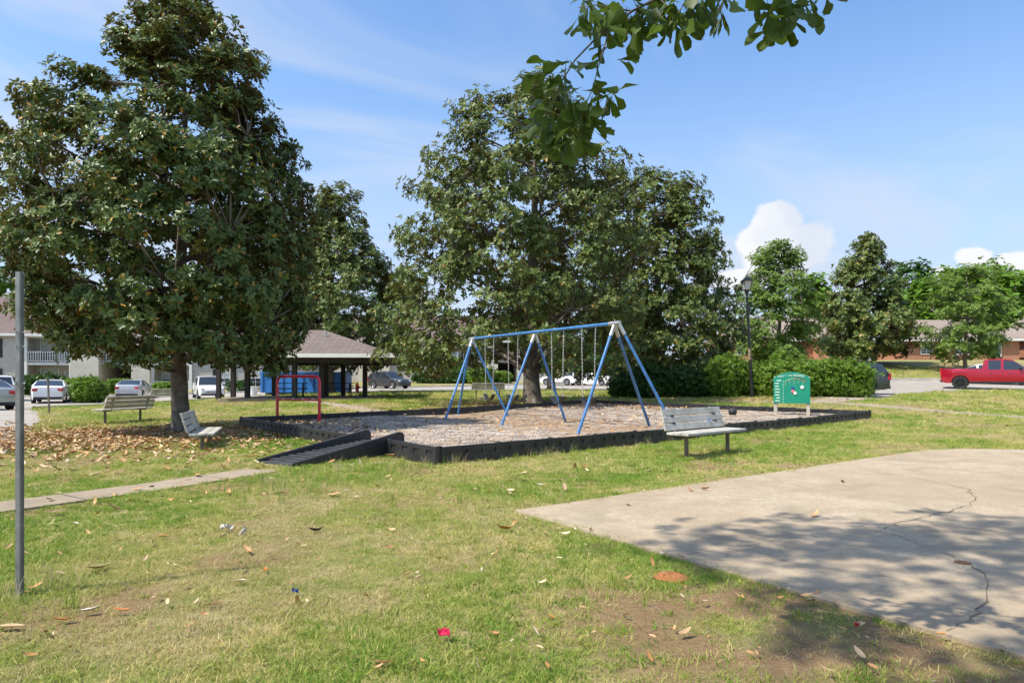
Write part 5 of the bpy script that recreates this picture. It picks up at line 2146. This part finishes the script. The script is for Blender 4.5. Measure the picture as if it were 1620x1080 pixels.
def build_oak():
    rnd = random.Random(5)
    rng = np.random.default_rng(5)
    root = empty('oak_tree', (.4, -3.6, 0), 0, 'oak branch with broad lobed leaves hanging into the top of the picture', 'tree')
    O = Vector(root.location)
    mb = MB()
    tr = [Vector((.4, -3.6, -.1)), Vector((.4, -3.6, .4)), Vector((.35, -3.55, 2.2)), Vector((.2, -3.3, 4.2)), Vector((0, -3.0, 6.0)), Vector((-.3, -2.8, 8.0))]
    mb.tube([p - O for p in tr], [.42, .30, .26, .22, .15, .05], 12)
    mb.build('trunk', M_BARK, root, smooth='all')
    limb_nodes = []
    mbl = MB()
    limbs = [[(.2, -3.3, 4.2), (.9, -1.8, 5.0), (1.55, .0, 5.1), (1.75, 1.4, 4.4), (1.62, 2.2, 3.7), tuple(pt(1420, -130, 2.4))],
             [(.1, -3.1, 5.2), (-.8, -2.0, 7.2), (-1.8, -.6, 9.0), (-2.6, .8, 10.2), (-3.0, 2.2, 10.4)],
             [(0, -3.0, 6.0), (-.4, -1.6, 8.0), (-1.2, .4, 9.2), (-1.8, 2.4, 9.4)],
             [(.1, -3.1, 5.2), (-1.6, -2.4, 7.4), (-3.2, -1.4, 8.8), (-4.6, -.2, 9.4)]]
    for l in limbs:
        pts = [Vector(p) - O for p in l]
        fine = []
        for a, b in zip(pts[:-1], pts[1:]):
            fine += [a.lerp(b, q / 3) + Vector((rnd.gauss(0, .03), rnd.gauss(0, .03), rnd.gauss(0, .03))) for q in range(3)]
        fine.append(pts[-1])
        r1 = .014 if l is limbs[0] else .03
        limb_tube(mbl, fine, .13 if l in limbs[:2] else .045, r1 if l in limbs[:2] else .012, 7)
        if l is not limbs[0]:
            limb_nodes += fine
    # shade-giving crown overhead: clusters where the dappled shadows on court and lawn call for boughs
    targets = [(2.2, 5.7), (2.85, 5.0), (2.8, 4.25), (2.2, 4.7), (4.7, 6.3), (3.45, 5.6), (1.75, 3.2), (2.3, 3.0), (1.8, 5.15), (3.6, 5.0), (2.75, 5.95), (4.2, 5.3), (3.4, 4.5), (3.2, 3.6), (4.4, 4.4), (1.55, 5.5),
               (5.3, 5.8), (5.0, 4.9),   (2.5, 5.3), (3.1, 5.3), (1.9, 4.2), (3.9, 5.8), (2.9, 2.7), (3.9, 3.7)]
    ct = 1 / math.tan(SUN_EL)
    C = []
    for tx_, ty_ in targets:
        for q in range(4):
            z = rnd.uniform(7.5, 11.5)
            C.append((tx_ + SUN_H.x * z * ct + rnd.gauss(0, .33), ty_ + SUN_H.y * z * ct + rnd.gauss(0, .33), z))
    for q in range(60):
        a = rnd.uniform(0, 6.28)
        r = rnd.uniform(1.0, 4.5)
        C.append((r * math.cos(a) - .5, -4.5 + r * math.sin(a) * .8, rnd.uniform(5.2, 9.0)))
    C = np.array(C) - np.array([tuple(O)])
    NPn = np.array([tuple(p) for p in limb_nodes])
    for c in C:
        s = Vector(NPn[int(np.argmin(np.linalg.norm(NPn - c, axis=1)))])
        e = Vector(c)
        limb_tube(mbl, [s, s.lerp(e, .5) + Vector((rnd.gauss(0, .08), rnd.gauss(0, .08), .08)), e], .016, .005, 4)
    mbl.build('limbs', M_BARK, root, smooth='all')
    n = len(C)
    rp = 8
    loc = unit(rng.normal(0, 1, (n * rp, 3))) * rng.uniform(0, 1, (n * rp, 1)) ** .5
    loc[:, 2] *= .5
    Pp = np.repeat(C, rp, 0) + loc * .48
    D = unit(loc * .5 + np.array([[0, 0, .8]]) + rng.normal(0, .3, loc.shape))
    V, F, r = leaves(Pp, D, 5, .125, .07, rng)
    cro = link(bpy.data.objects.new('crown', fast_mesh('crown', V, F, M_OAKLEAF, {'rnd': r})), root)
    tag(cro, kind='stuff')
    # the hanging branch in view
    br = MB()
    paths = [[(1420, -130, 2.4), (1340, -62, 2.6), (1230, -34, 2.75), (1120, -26, 2.85), (1042, -3, 2.9), (1000, 18, 2.9), (965, 42, 2.9), (938, 66, 2.92), (910, 95, 2.95), (884, 136, 3.0), (870, 185, 3.02), (880, 215, 3.0)],
             [(965, 42, 2.9), (955, 78, 2.88), (946, 108, 2.87), (938, 140, 2.85), (920, 180, 2.85), (915, 215, 2.85)], [(938, 140, 2.85), (958, 150, 2.82), (972, 160, 2.8)],
             [(1230, -34, 2.75), (1238, 0, 2.72), (1240, 35, 2.7)], [(1120, -26, 2.85), (1138, 10, 2.83), (1142, 30, 2.82)], [(1300, -50, 2.66), (1302, -15, 2.6), (1290, 5, 2.6)], [(1042, -3, 2.9), (1062, 15, 2.86), (1066, 40, 2.84)], [(1000, 18, 2.9), (940, 8, 2.95), (915, 12, 2.98)]]
    rads = [(.009, .0022), (.0035, .0018), (.002, .0012), (.004, .0018), (.003, .0014), (.003, .0014), (.0035, .0018), (.0035, .0018)]
    for p, (r0, r1) in zip(paths, rads):
        limb_tube(br, [pt(*q) - O for q in p], r0, r1, 6)
    bro = br.build('branch', M_BARK, root, smooth='all')
    variants = [oak_leaf_mesh(i) for i in range(9)]
    yv = [oak_leaf_mesh(50 + i, True) for i in range(3)]
    cl = [(1068, 8, 2.86, 13, 20, 0), (1035, 15, 2.9, 12, 22, 0), (1000, 10, 2.92, 10, 22, 0), (968, 12, 2.95, 8, 18, 0), (935, 6, 2.97, 8, 18, 0), (1060, 42, 2.84, 8, 14, 0), (1003, 38, 2.88, 7, 15, 0), (925, 30, 2.95, 6, 14, 0), (958, 50, 2.9, 6, 14, 0), (980, 60, 2.9, 3, 10, 0), (1078, 28, 2.82, 6, 10, 0),
          (905, 98, 2.95, 4, 10, 0), (884, 110, 2.98, 6, 15, 0), (862, 120, 3.0, 6, 13, 0), (880, 150, 3.0, 9, 18, 0), (905, 160, 2.9, 9, 16, 0), (930, 148, 2.86, 7, 14, 0), (868, 185, 3.02, 9, 16, 0), (895, 195, 2.95, 10, 18, 0), (922, 192, 2.85, 9, 16, 0), (880, 215, 3.0, 6, 12, 0), (910, 215, 2.88, 7, 13, 0), (968, 150, 2.8, 6, 10, 0), (948, 152, 2.83, 4, 9, 0), (858, 205, 3.02, 3, 9, 0), (976, 95, 2.88, 2, 5, 0), (950, 95, 2.88, 2, 6, 0),
          (1112, -8, 2.84, 5, 12, 0), (1098, -12, 2.85, 5, 10, 0), (1208, 2, 2.72, 8, 15, 0), (1236, 18, 2.7, 11, 14, 0), (1230, 38, 2.7, 4, 8, 0), (1262, -4, 2.66, 7, 14, 0), (1282, 4, 2.6, 5, 9, 0), (1150, -14, 2.8, 6, 16, 0), (1302, -10, 2.6, 3, 8, 0), (1142, 26, 2.82, 11, 8, 1)]
    # solid woody support for every leaf fan
    for (px, py, Y, cnt, sp, yg) in cl:
        c0 = pt(px, py, Y)
        for i in range(int(cnt * 1.35)):
            ga = lambda q: max(-1.3 * q, min(1.3 * q, rnd.gauss(0, q)))
            p = pt(px + ga(sp * .60), py + ga(sp * .52), Y + ga(.045))
            o = bpy.data.objects.new('leaf', rnd.choice(yv if yg else variants))
            link(o, bro)
            d = (p - c0).normalized() * .5 + Vector((rnd.gauss(0, .45), rnd.gauss(0, .35), -.55 + rnd.gauss(0, .4)))
            if yg:
                d = Vector((rnd.gauss(-.15, .4), rnd.gauss(0, .3), -1))
            d.normalize()
            nrm = Vector((rnd.gauss(0, .7), rnd.gauss(-.25, .5), .75)).normalized()
            s = d.cross(nrm).normalized()
            nrm = s.cross(d)
            M = Matrix((s, d, nrm)).transposed().to_4x4()
            M.translation = p - O
            o.matrix_basis = M @ Matrix.Scale(rnd.uniform(.72, 1.18) * (.8 if yg else .98), 4)
    return root


build_oak()

# ------------------------------------------------------------------ scatter by geometry nodes (uncountable ground cover)
def scatter(name, protos, pts, rot, scl, idx, label=None, cat=None):
    col = bpy.data.collections.new(name + '_pieces')
    for i, me in enumerate(protos):
        col.objects.link(bpy.data.objects.new('%s_piece_%02d' % (name, i), me))
    me = bpy.data.meshes.new(name)
    n = len(pts)
    me.vertices.add(n)
    me.vertices.foreach_set('co', np.asarray(pts, np.float32).ravel())
    for nm, ty, arr, key in (('rot', 'FLOAT_VECTOR', rot, 'vector'), ('scl', 'FLOAT', scl, 'value'), ('idx', 'INT', idx, 'value')):
        a = me.attributes.new(nm, ty, 'POINT')
        a.data.foreach_set(key, np.asarray(arr, np.int32 if ty == 'INT' else np.float32).ravel())
    o = link(bpy.data.objects.new(name, me))
    ng = bpy.data.node_groups.new(name, 'GeometryNodeTree')
    ng.interface.new_socket('Geometry', in_out='INPUT', socket_type='NodeSocketGeometry')
    ng.interface.new_socket('Geometry', in_out='OUTPUT', socket_type='NodeSocketGeometry')
    gi, go = ng.nodes.new('NodeGroupInput'), ng.nodes.new('NodeGroupOutput')
    ip = ng.nodes.new('GeometryNodeInstanceOnPoints')
    ci = ng.nodes.new('GeometryNodeCollectionInfo')
    ci.inputs['Collection'].default_value = col
    ci.inputs['Separate Children'].default_value = True
    ci.inputs['Reset Children'].default_value = True

    def attr(nm, ty):
        a = ng.nodes.new('GeometryNodeInputNamedAttribute')
        a.data_type = ty
        a.inputs['Name'].default_value = nm
        return a.outputs['Attribute']
    L = ng.links.new
    L(gi.outputs[0], ip.inputs['Points'])
    L(ci.outputs[0], ip.inputs['Instance'])
    ip.inputs['Pick Instance'].default_value = True
    L(attr('idx', 'INT'), ip.inputs['Instance Index'])
    L(attr('rot', 'FLOAT_VECTOR'), ip.inputs['Rotation'])
    L(attr('scl', 'FLOAT'), ip.inputs['Scale'])
    L(ip.outputs[0], go.inputs[0])
    md = o.modifiers.new('scatter', 'NODES')
    md.node_group = ng
    tag(o, label, cat, kind='stuff')
    return o


def tuft(seed, nb, h, spread, wd, m_, lean=.6):
    rnd = random.Random(seed)
    V, F = [], []
    for i in range(nb):
        a = rnd.uniform(0, 6.28)
        r = spread * rnd.random() ** .6
        x, y = r * math.cos(a), r * math.sin(a)
        hh = h * rnd.uniform(.45, 1.15)
        b = rnd.uniform(0, 6.28)
        l_ = hh * lean * rnd.uniform(.2, 1.3)
        dx, dy = math.cos(b), math.sin(b)
        c = rnd.uniform(0, 6.28)
        sx, sy = math.cos(c) * wd / 2, math.sin(c) * wd / 2
        k = len(V)
        V += [(x - sx, y - sy, -.01), (x + sx, y + sy, -.01), (x + dx * l_ * .35 + sx * .8, y + dy * l_ * .35 + sy * .8, hh * .55), (x + dx * l_ * .35 - sx * .8, y + dy * l_ * .35 - sy * .8, hh * .55), (x + dx * l_, y + dy * l_, hh)]
        F += [(k, k + 1, k + 2, k + 3), (k + 3, k + 2, k + 4)]
    me = bpy.data.meshes.new('tuft')
    me.from_pydata(V, [], F)
    me.materials.append(m_)
    return me


RAMP_POLY = [tuple(foot - rd * .1 + Vector((rd.y, -rd.x)) * .5), tuple(E + Vector((rd.y, -rd.x)) * .5), tuple(E - Vector((rd.y, -rd.x)) * .5), tuple(foot - rd * .1 - Vector((rd.y, -rd.x)) * .5)]


def lawn_ok(x, y, m=.0):
    ok = ~inside(COURT, x, y) | ((seg_dist(x, y, COURT[:4] + []) < .07 * fbm(x, y, .3, 8) + .015) | (seg_dist(x, y, COURT[8:] + COURT[:1]) < .09 * fbm(x, y, .25, 8) + .015))
    ok &= ~inside([tuple(p) for p in PLAY], x, y)
    ok &= seg_dist(x, y, [tuple(p) for p in PLAY] + [tuple(PLAY[0])]) > .07
    ok &= seg_dist(x, y, [(-6.3, 5.7), (-5.39, 6.95), (-4.5, 8.25), (-3.72, 9.75)]) > .235 + .11 * fbm(x, y, .35, 6)
    ok &= seg_dist(x, y, [(19.5, 19.5), (17.1, 22.3), (15.6, 25.5), (13.2, 28.6), (10.6, 30.2), (7.5, 33.5), (5.5, 37.5), (1, 41), (-4, 41)]) > .45
    ok &= seg_dist(x, y, [(13.2, 28.6), (14.6, 29.6), (16.5, 30.6)]) > .8
    ok &= seg_dist(x, y, [(-10.6, 33.2), (-8.2, 29.5), (-5.4, 25.3), (-3.6, 22.4)]) > .5
    ok &= ~inside(spur, x, y) & ~inside(far_l, x, y) & ~inside(rd_r, x, y) & ~inside(RAMP_POLY, x, y)
    ok &= ~((np.abs(x - pc.x) < 3.9) & (np.abs(y - pc.y) < 2.9))
    return ok


def scatter_grass():
    rng = np.random.default_rng(3)
    zones = [(2.3, 5.5, 700, .68), (5.5, 9.5, 400, .82), (9.5, 16, 150, 1.15), (16, 24, 50, 1.7), (24, 36, 18, 2.5), (36, 58, 6, 3.6)]
    PX, PY, SC, ID = [], [], [], []
    for y0, y1, dens, sc in zones:
        w = .80 * y1 + 1.8
        n = int(dens * (y1 - y0) * 2 * w)
        x = rng.uniform(-w, w, n)
        y = rng.uniform(y0, y1, n)
        keep = np.abs(x) < .80 * y + 1.8
        x, y = x[keep], y[keep]
        keep = lawn_ok(x, y)
        s = soil_mask(x, y)
        patch = fbm(x, y, .9, 21)
        keep &= rng.uniform(0, 1, len(x)) < np.clip(1.08 - s * 1.0, .05, 1) * (.55 + .75 * patch)
        x, y, patch = x[keep], y[keep], patch[keep]
        PX.append(x)
        PY.append(y)
        SC.append(sc * rng.uniform(.6, 1.3, len(x)) * (.75 + .5 * patch))
        kind = (fbm(x, y, 1.7, 31) - .5) * 1.35 + .40 + rng.uniform(0, .40, len(x))
        idx = np.where(kind < .44, rng.integers(8, 12, len(x)), np.where(kind < .80, rng.integers(0, 5, len(x)), rng.integers(5, 8, len(x))))
        ID.append(idx)
    x, y = np.concatenate(PX), np.concatenate(PY)
    n = len(x)
    z = tz(x, y) - .004
    near = ((fbm(x, y, 1.3, 2) - .5) * .05 - .012) * sm(y, -5, 0) * (1 - sm(y, 14, 18)) * (1 - sm(np.abs(x), 13, 15.5))
    z = z + near
    protos = [tuft(i, 22, .042, .095, .0062, M_GRASS, 1.6) for i in range(5)] + [tuft(10 + i, 20, .036, .10, .0055, M_GRASS_D, 2.2) for i in range(3)] + [tuft(20 + i, 22, .050, .085, .0066, M_GRASS_G, 1.2) for i in range(4)]
    rot = np.stack([rng.normal(0, .1, n), rng.normal(0, .1, n), rng.uniform(0, 6.28, n)], -1)
    scatter('lawn_grass', protos, np.stack([x, y, z], -1), rot, np.concatenate(SC), np.concatenate(ID), 'short patchy lawn grass covering the ground', 'grass')
    # taller weeds and seed heads: by the ramp, along the border, round the post and benches
    spots = [(470, 778, .55, 70), (500, 765, .5, 50), (560, 748, .5, 36), (600, 742, .35, 26), (640, 742, .3, 20), (845, 722, .45, 40), (900, 715, .5, 26), (1110, 712, .55, 60), (60, 930, .28, 26), (40, 975, .3, 16), (420, 765, .3, 20), (720, 736, .16, 16), (310, 708, .5, 26),
             (700, 790, .8, 30), (830, 770, .7, 24), (170, 730, .8, 20), (1340, 668, .8, 20), (1000, 705, .6, 20)]
    for q in range(70):
        spots.append((float(rng.uniform(20, 1100)), float(rng.uniform(745, 1070)), .10, 5))
    P_, S_, I_ = [], [], []
    for px, py, sp, cnt in spots:
        cx, cy = at(px, py)
        for k in range(cnt):
            X, Y = cx + rng.normal(0, sp), cy + rng.normal(0, sp * .7)
            if not bool(lawn_ok(np.array([X]), np.array([Y]))[0]):
                continue
            P_.append((X, Y, tzf(X, Y) - .01))
            S_.append(rng.uniform(.5, 1.15) * (.55 if sp == .10 else 1))
            I_.append(rng.integers(0, 5))
    protos = [tuft(40 + i, 10, .17, .05, .005, M_GRASS_G, .5) for i in range(2)] + [tuft(50 + i, 8, .20, .06, .0035, M_GRASS_D, .45) for i in range(2)] + [tuft(60, 12, .13, .06, .006, M_GRASS, .6)]
    n = len(P_)
    scatter('tall_weeds', protos, P_, np.stack([rng.normal(0, .12, n), rng.normal(0, .12, n), rng.uniform(0, 6.28, n)], -1), S_, I_, 'tall weeds and seed stalks growing along the border and benches', 'weeds')


scatter_grass()


def dead_leaf_mesh(seed, m_, ln=.14):
    rnd = random.Random(seed)
    V, F = [], []
    n = 6
    curl = rnd.uniform(.2, .9)
    bend = rnd.uniform(-.4, .8)
    for i in range(n):
        t = i / (n - 1)
        w = ln * .17 * math.sin(math.pi * min(1, t * .92 + .05)) ** .8
        y = (t - .5) * ln
        zc = bend * ln * (t - .5) ** 2 + .012
        V += [(-w, y, zc + curl * w), (0, y, zc), (w, y, zc + curl * w * rnd.uniform(.5, 1.3))]
    for i in range(n - 1):
        a = i * 3
        F += [(a, a + 1, a + 4, a + 3), (a + 1, a + 2, a + 5, a + 4)]
    me = bpy.data.meshes.new('dead_leaf')
    me.from_pydata(V, [], F)
    me.shade_smooth()
    me.materials.append(m_)
    return me


def scatter_litter():
    rng = np.random.default_rng(9)
    P_ = []

    def blob(cx, cy, sx, sy, n, zf=0.0):
        x, y = rng.normal(cx, sx, n), rng.normal(cy, sy, n)
        for a, b in zip(x, y):
            ins = bool(inside([tuple(p) for p in PLAY], np.array([a]), np.array([b]))[0])
            P_.append((a, b, tzf(a, b) + (BEDZ + .005 if ins else .018)))
    blob(-9.4, 15.6, 2.5, 1.7, 2500)
    blob(-10.8, 17.2, 2.6, 1.8, 1300)
    blob(-8.8, 13.2, 2.2, 1.2, 900)
    blob(-7.2, 11.2, 1.8, 1.0, 120)
    blob(-8.3, 16.8, 1.2, 1.0, 500)
    blob(-9.2, 13.6, 1.9, 1.3, 260)
    blob(-6.5, 11.8, 2.0, 1.2, 60)
    blob(-6.8, 18.4, .8, .5, 220)
    blob(.8, 29.0, 2.4, 1.4, 1300)
    blob(3.3, 27.2, 2.0, .8, 700)
    blob(6.0, 25.6, 2.2, .9, 420)
    blob(-2.0, 26.2, 2.0, .9, 300)
    blob(9.5, 31.0, 3.5, .8, 420)
    blob(8.2, 38, 3, 1.8, 300)
    blob(2, 20, 4, 3.5, 260)
    blob(-5.5, 19.5, 1.2, .5, 90)
    blob(-11.0, 32, 4, 3, 320)
    blob(22, 50.5, 3, .8, 260)
    blob(32, 51.5, 5, .8, 260)
    blob(15, 22, 4, 3, 70)
    blob(-2, 8.5, 3.2, 1.6, 30)
    n = len(P_)
    protos = [dead_leaf_mesh(i, M_LITTER, .13 + .015 * (i % 4)) for i in range(7)]
    rot = np.stack([rng.normal(0, .35, n), rng.normal(0, .35, n), rng.uniform(0, 6.28, n)], -1)
    scatter('leaf_litter', protos, P_, rot, rng.uniform(.7, 1.15, n), rng.integers(0, 7, n), 'brown and orange fallen magnolia leaves carpeting the ground under the trees', 'leaf litter')
    # twigs and dry clippings on the trodden soil at lower right
    P_ = []
    for k in range(500):
        x, y = rng.normal(1.7, .9), rng.normal(3.6, .6)
        if bool(lawn_ok(np.array([x]), np.array([y]))[0]):
            P_.append((x, y, tzf(x, y) + .008))
    for k in range(700):
        x, y = rng.uniform(-5, 4), rng.uniform(2.6, 8)
        if bool(lawn_ok(np.array([x]), np.array([y]))[0]):
            P_.append((x, y, tzf(x, y) + .012))
    protos = []
    m_ = litter_material('dry twigs', [(.16, .11, .07), (.26, .19, .12), (.10, .065, .04), (.34, .27, .19)])
    for i in range(4):
        mb = MB()
        rnd = random.Random(i)
        pts = [(0, 0, 0)]
        for k in range(3):
            pts.append((pts[-1][0] + .03, pts[-1][1] + rnd.uniform(-.012, .012), rnd.uniform(0, .008)))
        mb.tube(pts, [.0014, .0017, .0013, .0007], 4)
        protos.append(mb.mesh('twig', m_))
    n = len(P_)
    rot = np.stack([rng.normal(0, .1, n), rng.normal(0, .15, n), rng.uniform(0, 6.28, n)], -1)
    scatter('dry_twigs', protos, P_, rot, rng.uniform(.3, .9, n), rng.integers(0, 4, n), 'short dry twigs and clippings littering the lawn', 'twigs')
    # small bits of leaf and bark all over the near lawn
    x, y = rng.uniform(-7, 5, 900), 2.6 + 9 * rng.uniform(0, 1, 900) ** 1.3
    ok = lawn_ok(x, y) & (np.abs(x) < .8 * y + 1)
    x, y = x[ok], y[ok]
    n = len(x)
    protos = [dead_leaf_mesh(200 + i, M_LITTER, .035 + .012 * i) for i in range(4)]
    rot = np.stack([rng.normal(0, .4, n), rng.normal(0, .4, n), rng.uniform(0, 6.28, n)], -1)
    scatter('leaf_scraps', protos, np.stack([x, y, tz(x, y) + .012], -1), rot, rng.uniform(.6, 1.3, n), rng.integers(0, 4, n), 'small brown leaf scraps strewn through the near lawn', 'leaf litter')
    # loose stones over the gravel bed
    protos = []
    m_ = litter_material('gravel stones', [(.30, .25, .20), (.45, .40, .345), (.20, .165, .14), (.49, .37, .25), (.37, .295, .22)])
    for i in range(6):
        mb = MB()
        rnd = random.Random(100 + i)
        for k in range(16):
            x, y = rnd.uniform(-.13, .13), rnd.uniform(-.13, .13)
            r = rnd.uniform(.012, .026)
            vs = [Vector(v) for v in ((1, 0, 0), (0, 1, 0), (-1, 0, 0), (0, -1, 0), (0, 0, .7), (0, 0, -.5))]
            vs = [Vector((x + v.x * r * rnd.uniform(.7, 1.3), y + v.y * r * rnd.uniform(.7, 1.3), .008 + v.z * r)) for v in vs]
            mb.add(vs, [(0, 1, 4), (1, 2, 4), (2, 3, 4), (3, 0, 4), (1, 0, 5), (2, 1, 5), (3, 2, 5), (0, 3, 5)])
        protos.append(mb.mesh('stones', m_))
    x, y = rng.uniform(-8, 12, 9000), rng.uniform(10, 28.5, 9000)
    ok = inside([tuple(p) for p in play_poly(.25)], x, y)
    x, y = x[ok], y[ok]
    wn = np.array([worn(a, b) for a, b in zip(x, y)])
    ok = rng.uniform(0, 1, len(x)) > wn * .75
    x, y, wn = x[ok], y[ok], wn[ok]
    z = tz(x, y) + BEDZ + .05 * (fbm(x, y, 1.6, 11) - .5) - .09 * wn
    n = len(x)
    rot = np.stack([np.zeros(n), np.zeros(n), rng.uniform(0, 6.28, n)], -1)
    scatter('loose_gravel', protos, np.stack([x, y, z], -1), rot, rng.uniform(.8, 1.3, n), rng.integers(0, 6, n), 'loose grey and tan gravel stones filling the play bed', 'gravel')


scatter_litter()

# ------------------------------------------------------------------ things one can pick up from the near lawn
M_DL = [mat('dead leaf tan', (.42, .30, .17), .65, var=.2, scale=20), mat('dead leaf orange', (.42, .15, .03), .55, var=.2, scale=20), mat('dead leaf brown', (.20, .085, .035), .6, var=.25, scale=20),
        mat('dead leaf bleached', (.62, .56, .46), .7, var=.15, scale=20), mat('dead leaf dark', (.045, .030, .022), .7, var=.2, scale=20)]
GL = 'dead leaves lying on the near lawn'
near_leaves = [(16, 998, 0, .17, 'broad tan dead leaf on the grass at the lower left picture edge'), (98, 988, 1, .13, 'bright orange curled leaf on the grass below the grey post'), (143, 971, 3, .12, 'bleached leaf lying right of the orange leaf near the grey post'),
               (191, 971, 1, .11, 'orange-brown leaf furthest right of the row below the grey post'), (69, 909, 0, .09, 'tan leaf standing up just right of the grey post'), (94, 911, 0, .09, 'second tan leaf right of the grey post'),
               (156, 904, 0, .20, 'long tan leaf lying flat right of the grey post'), (97, 818, 4, .13, 'blackened leaf on the grass below the sidewalk near the post'), (180, 853, 1, .11, 'orange leaf on the grass below the sidewalk, left one of a pair'),
               (258, 851, 1, .13, 'orange leaf on the grass below the sidewalk, right one of a pair'), (500, 843, 4, .19, 'dark brown leaf tilted in the middle of the left lawn'), (419, 908, 1, .12, 'rust orange leaf alone in the middle lawn'),
               (335, 960, 2, .12, 'grey-brown leaf in the middle of the lower left lawn'), (269, 913, 0, .09, 'small pale brown leaf between the long tan leaf and the middle lawn'), (605, 1057, 2, .13, 'shiny brown leaf at the bottom edge of the lawn'),
               (805, 764, 1, .15, 'orange leaf on the grass left of the court corner'), (853, 769, 3, .13, 'bleached leaf right beside the orange leaf near the court corner'), (326, 766, 4, .12, 'dark leaf just below the sidewalk'),
               (380, 923, 3, .10, 'small white leaf in the middle of the left lawn'), (444, 782, 2, .22, 'large brown crumpled leaf in the weeds below the ramp'), (872, 981, 1, .07, 'tiny orange leaf on the lower middle lawn'),
               (240, 772, 1, .11, 'orange leaf lying on the far edge of the sidewalk'), (275, 708, 3, .14, 'bleached leaf on the grass left of the end-on bench'), (118, 831, 3, .11, 'white leaf scrap below the sidewalk right of the grey post')]
rnd = random.Random(77)
for px, py, mi, ln, lab in near_leaves:
    X, Y = at(px, py)
    me = dead_leaf_mesh(px, M_DL[mi], ln * .85)
    o = link(bpy.data.objects.new('dead_leaf', me))
    o.location = (X, Y, tzf(X, Y) + .004)
    o.rotation_euler = (rnd.gauss(0, .08), rnd.gauss(.10, .08), R(90) + rnd.gauss(0, .6))
    tag(o, lab, 'leaf', GL)


def scrap(name, label, cat, px, py, w, h, m_, lift=.035, tilt=(.35, .1), rz=.3, crumple=.25):
    X, Y = at(px, py)
    rnd = random.Random(px)
    n = 5
    V, F = [], []
    for s in range(2):
        for i in range(n):
            for j in range(n):
                V.append(((i / (n - 1) - .5) * w, (j / (n - 1) - .5) * h, (rnd.gauss(0, crumple * .03) if s == 0 else V[i * n + j][2] + .003)))
    for i in range(n - 1):
        for j in range(n - 1):
            a = i * n + j
            F += [(a, a + n, a + n + 1, a + 1), (n * n + a, n * n + a + 1, n * n + a + n + 1, n * n + a + n)]
    mb = MB()
    mb.add(V, F)
    o = mb.build(name, m_)
    o.location = (X, Y, tzf(X, Y) + lift)
    o.rotation_euler = (tilt[0], tilt[1], rz)
    tag(o, label, cat)
    return o


M_PAPER = mat('crumpled paper', (.52, .49, .44), .8, var=.2, scale=25)
scrap('red_wrapper', 'crimson wrapper lying on the lower middle lawn', 'litter', 702, 1013, .062, .05, mat('crimson wrapper', (.50, .015, .055), .35, var=.2, scale=30), .045, (.30, .12), .25, .12)
scrap('red_scrap', 'small red scrap on the bare soil beside the concrete court', 'litter', 1356, 997, .022, .02, mat('red plastic', (.55, .02, .03), .4), .03)
scrap('paper_scrap', 'crumpled white paper on the left lawn below the sidewalk, larger piece', 'litter', 359, 843, .10, .07, M_PAPER, .05, (.5, .1), .5, .8)
scrap('paper_scrap', 'thin white paper strip standing right of the crumpled paper', 'litter', 384, 848, .03, .07, M_PAPER, .035, (.6, .4), -.4, .5)
scrap('blue_wrapper', 'tiny blue wrapper on the middle lawn', 'litter', 467, 946, .04, .022, mat('blue wrapper', (.03, .07, .26), .35), .035)
scrap('white_scrap', 'white scrap of litter among the leaves behind the swing set', 'litter', 766, 632, .3, .16, M_PAPER, .10, (.5, 0), .2, .8)
# orange ant mound
X, Y = at(1061, 914)
mb = MB()
pr = [(.12, -.012), (.10, .002), (.075, .010), (.04, .014), (0, .015)]
mb.lathe(pr, 18)
me = mb.mesh('ant_mound', mat('orange clay', (.42, .16, .055), .95, var=.3, scale=60, bump=1.0, bscale=120), smooth=True)
for v in me.vertices:
    v.co.x *= 1 + rnd.uniform(-.15, .15)
    v.co.z *= 1 + rnd.uniform(-.3, .3)
o = link(bpy.data.objects.new('ant_mound', me))
o.location = (X, Y, tzf(X, Y) + .008)
tag(o, 'low orange clay mound on the lawn left of the concrete court', 'mound')
# rusty cap let into the court
X, Y = at(1523, 894)
mb = MB()
mb.lathe([(.052, .0), (.052, .006), (.044, .008), (0, .007)], 20)
cap = mb.build('rusty_cap', mat('rust', (.24, .115, .05), .8, var=.3, scale=30, bump=.3), None, smooth=True, loc=(X, Y, tzf(X, Y) + .013))
tag(cap, 'round rusty metal cap set into the concrete court', 'cap')
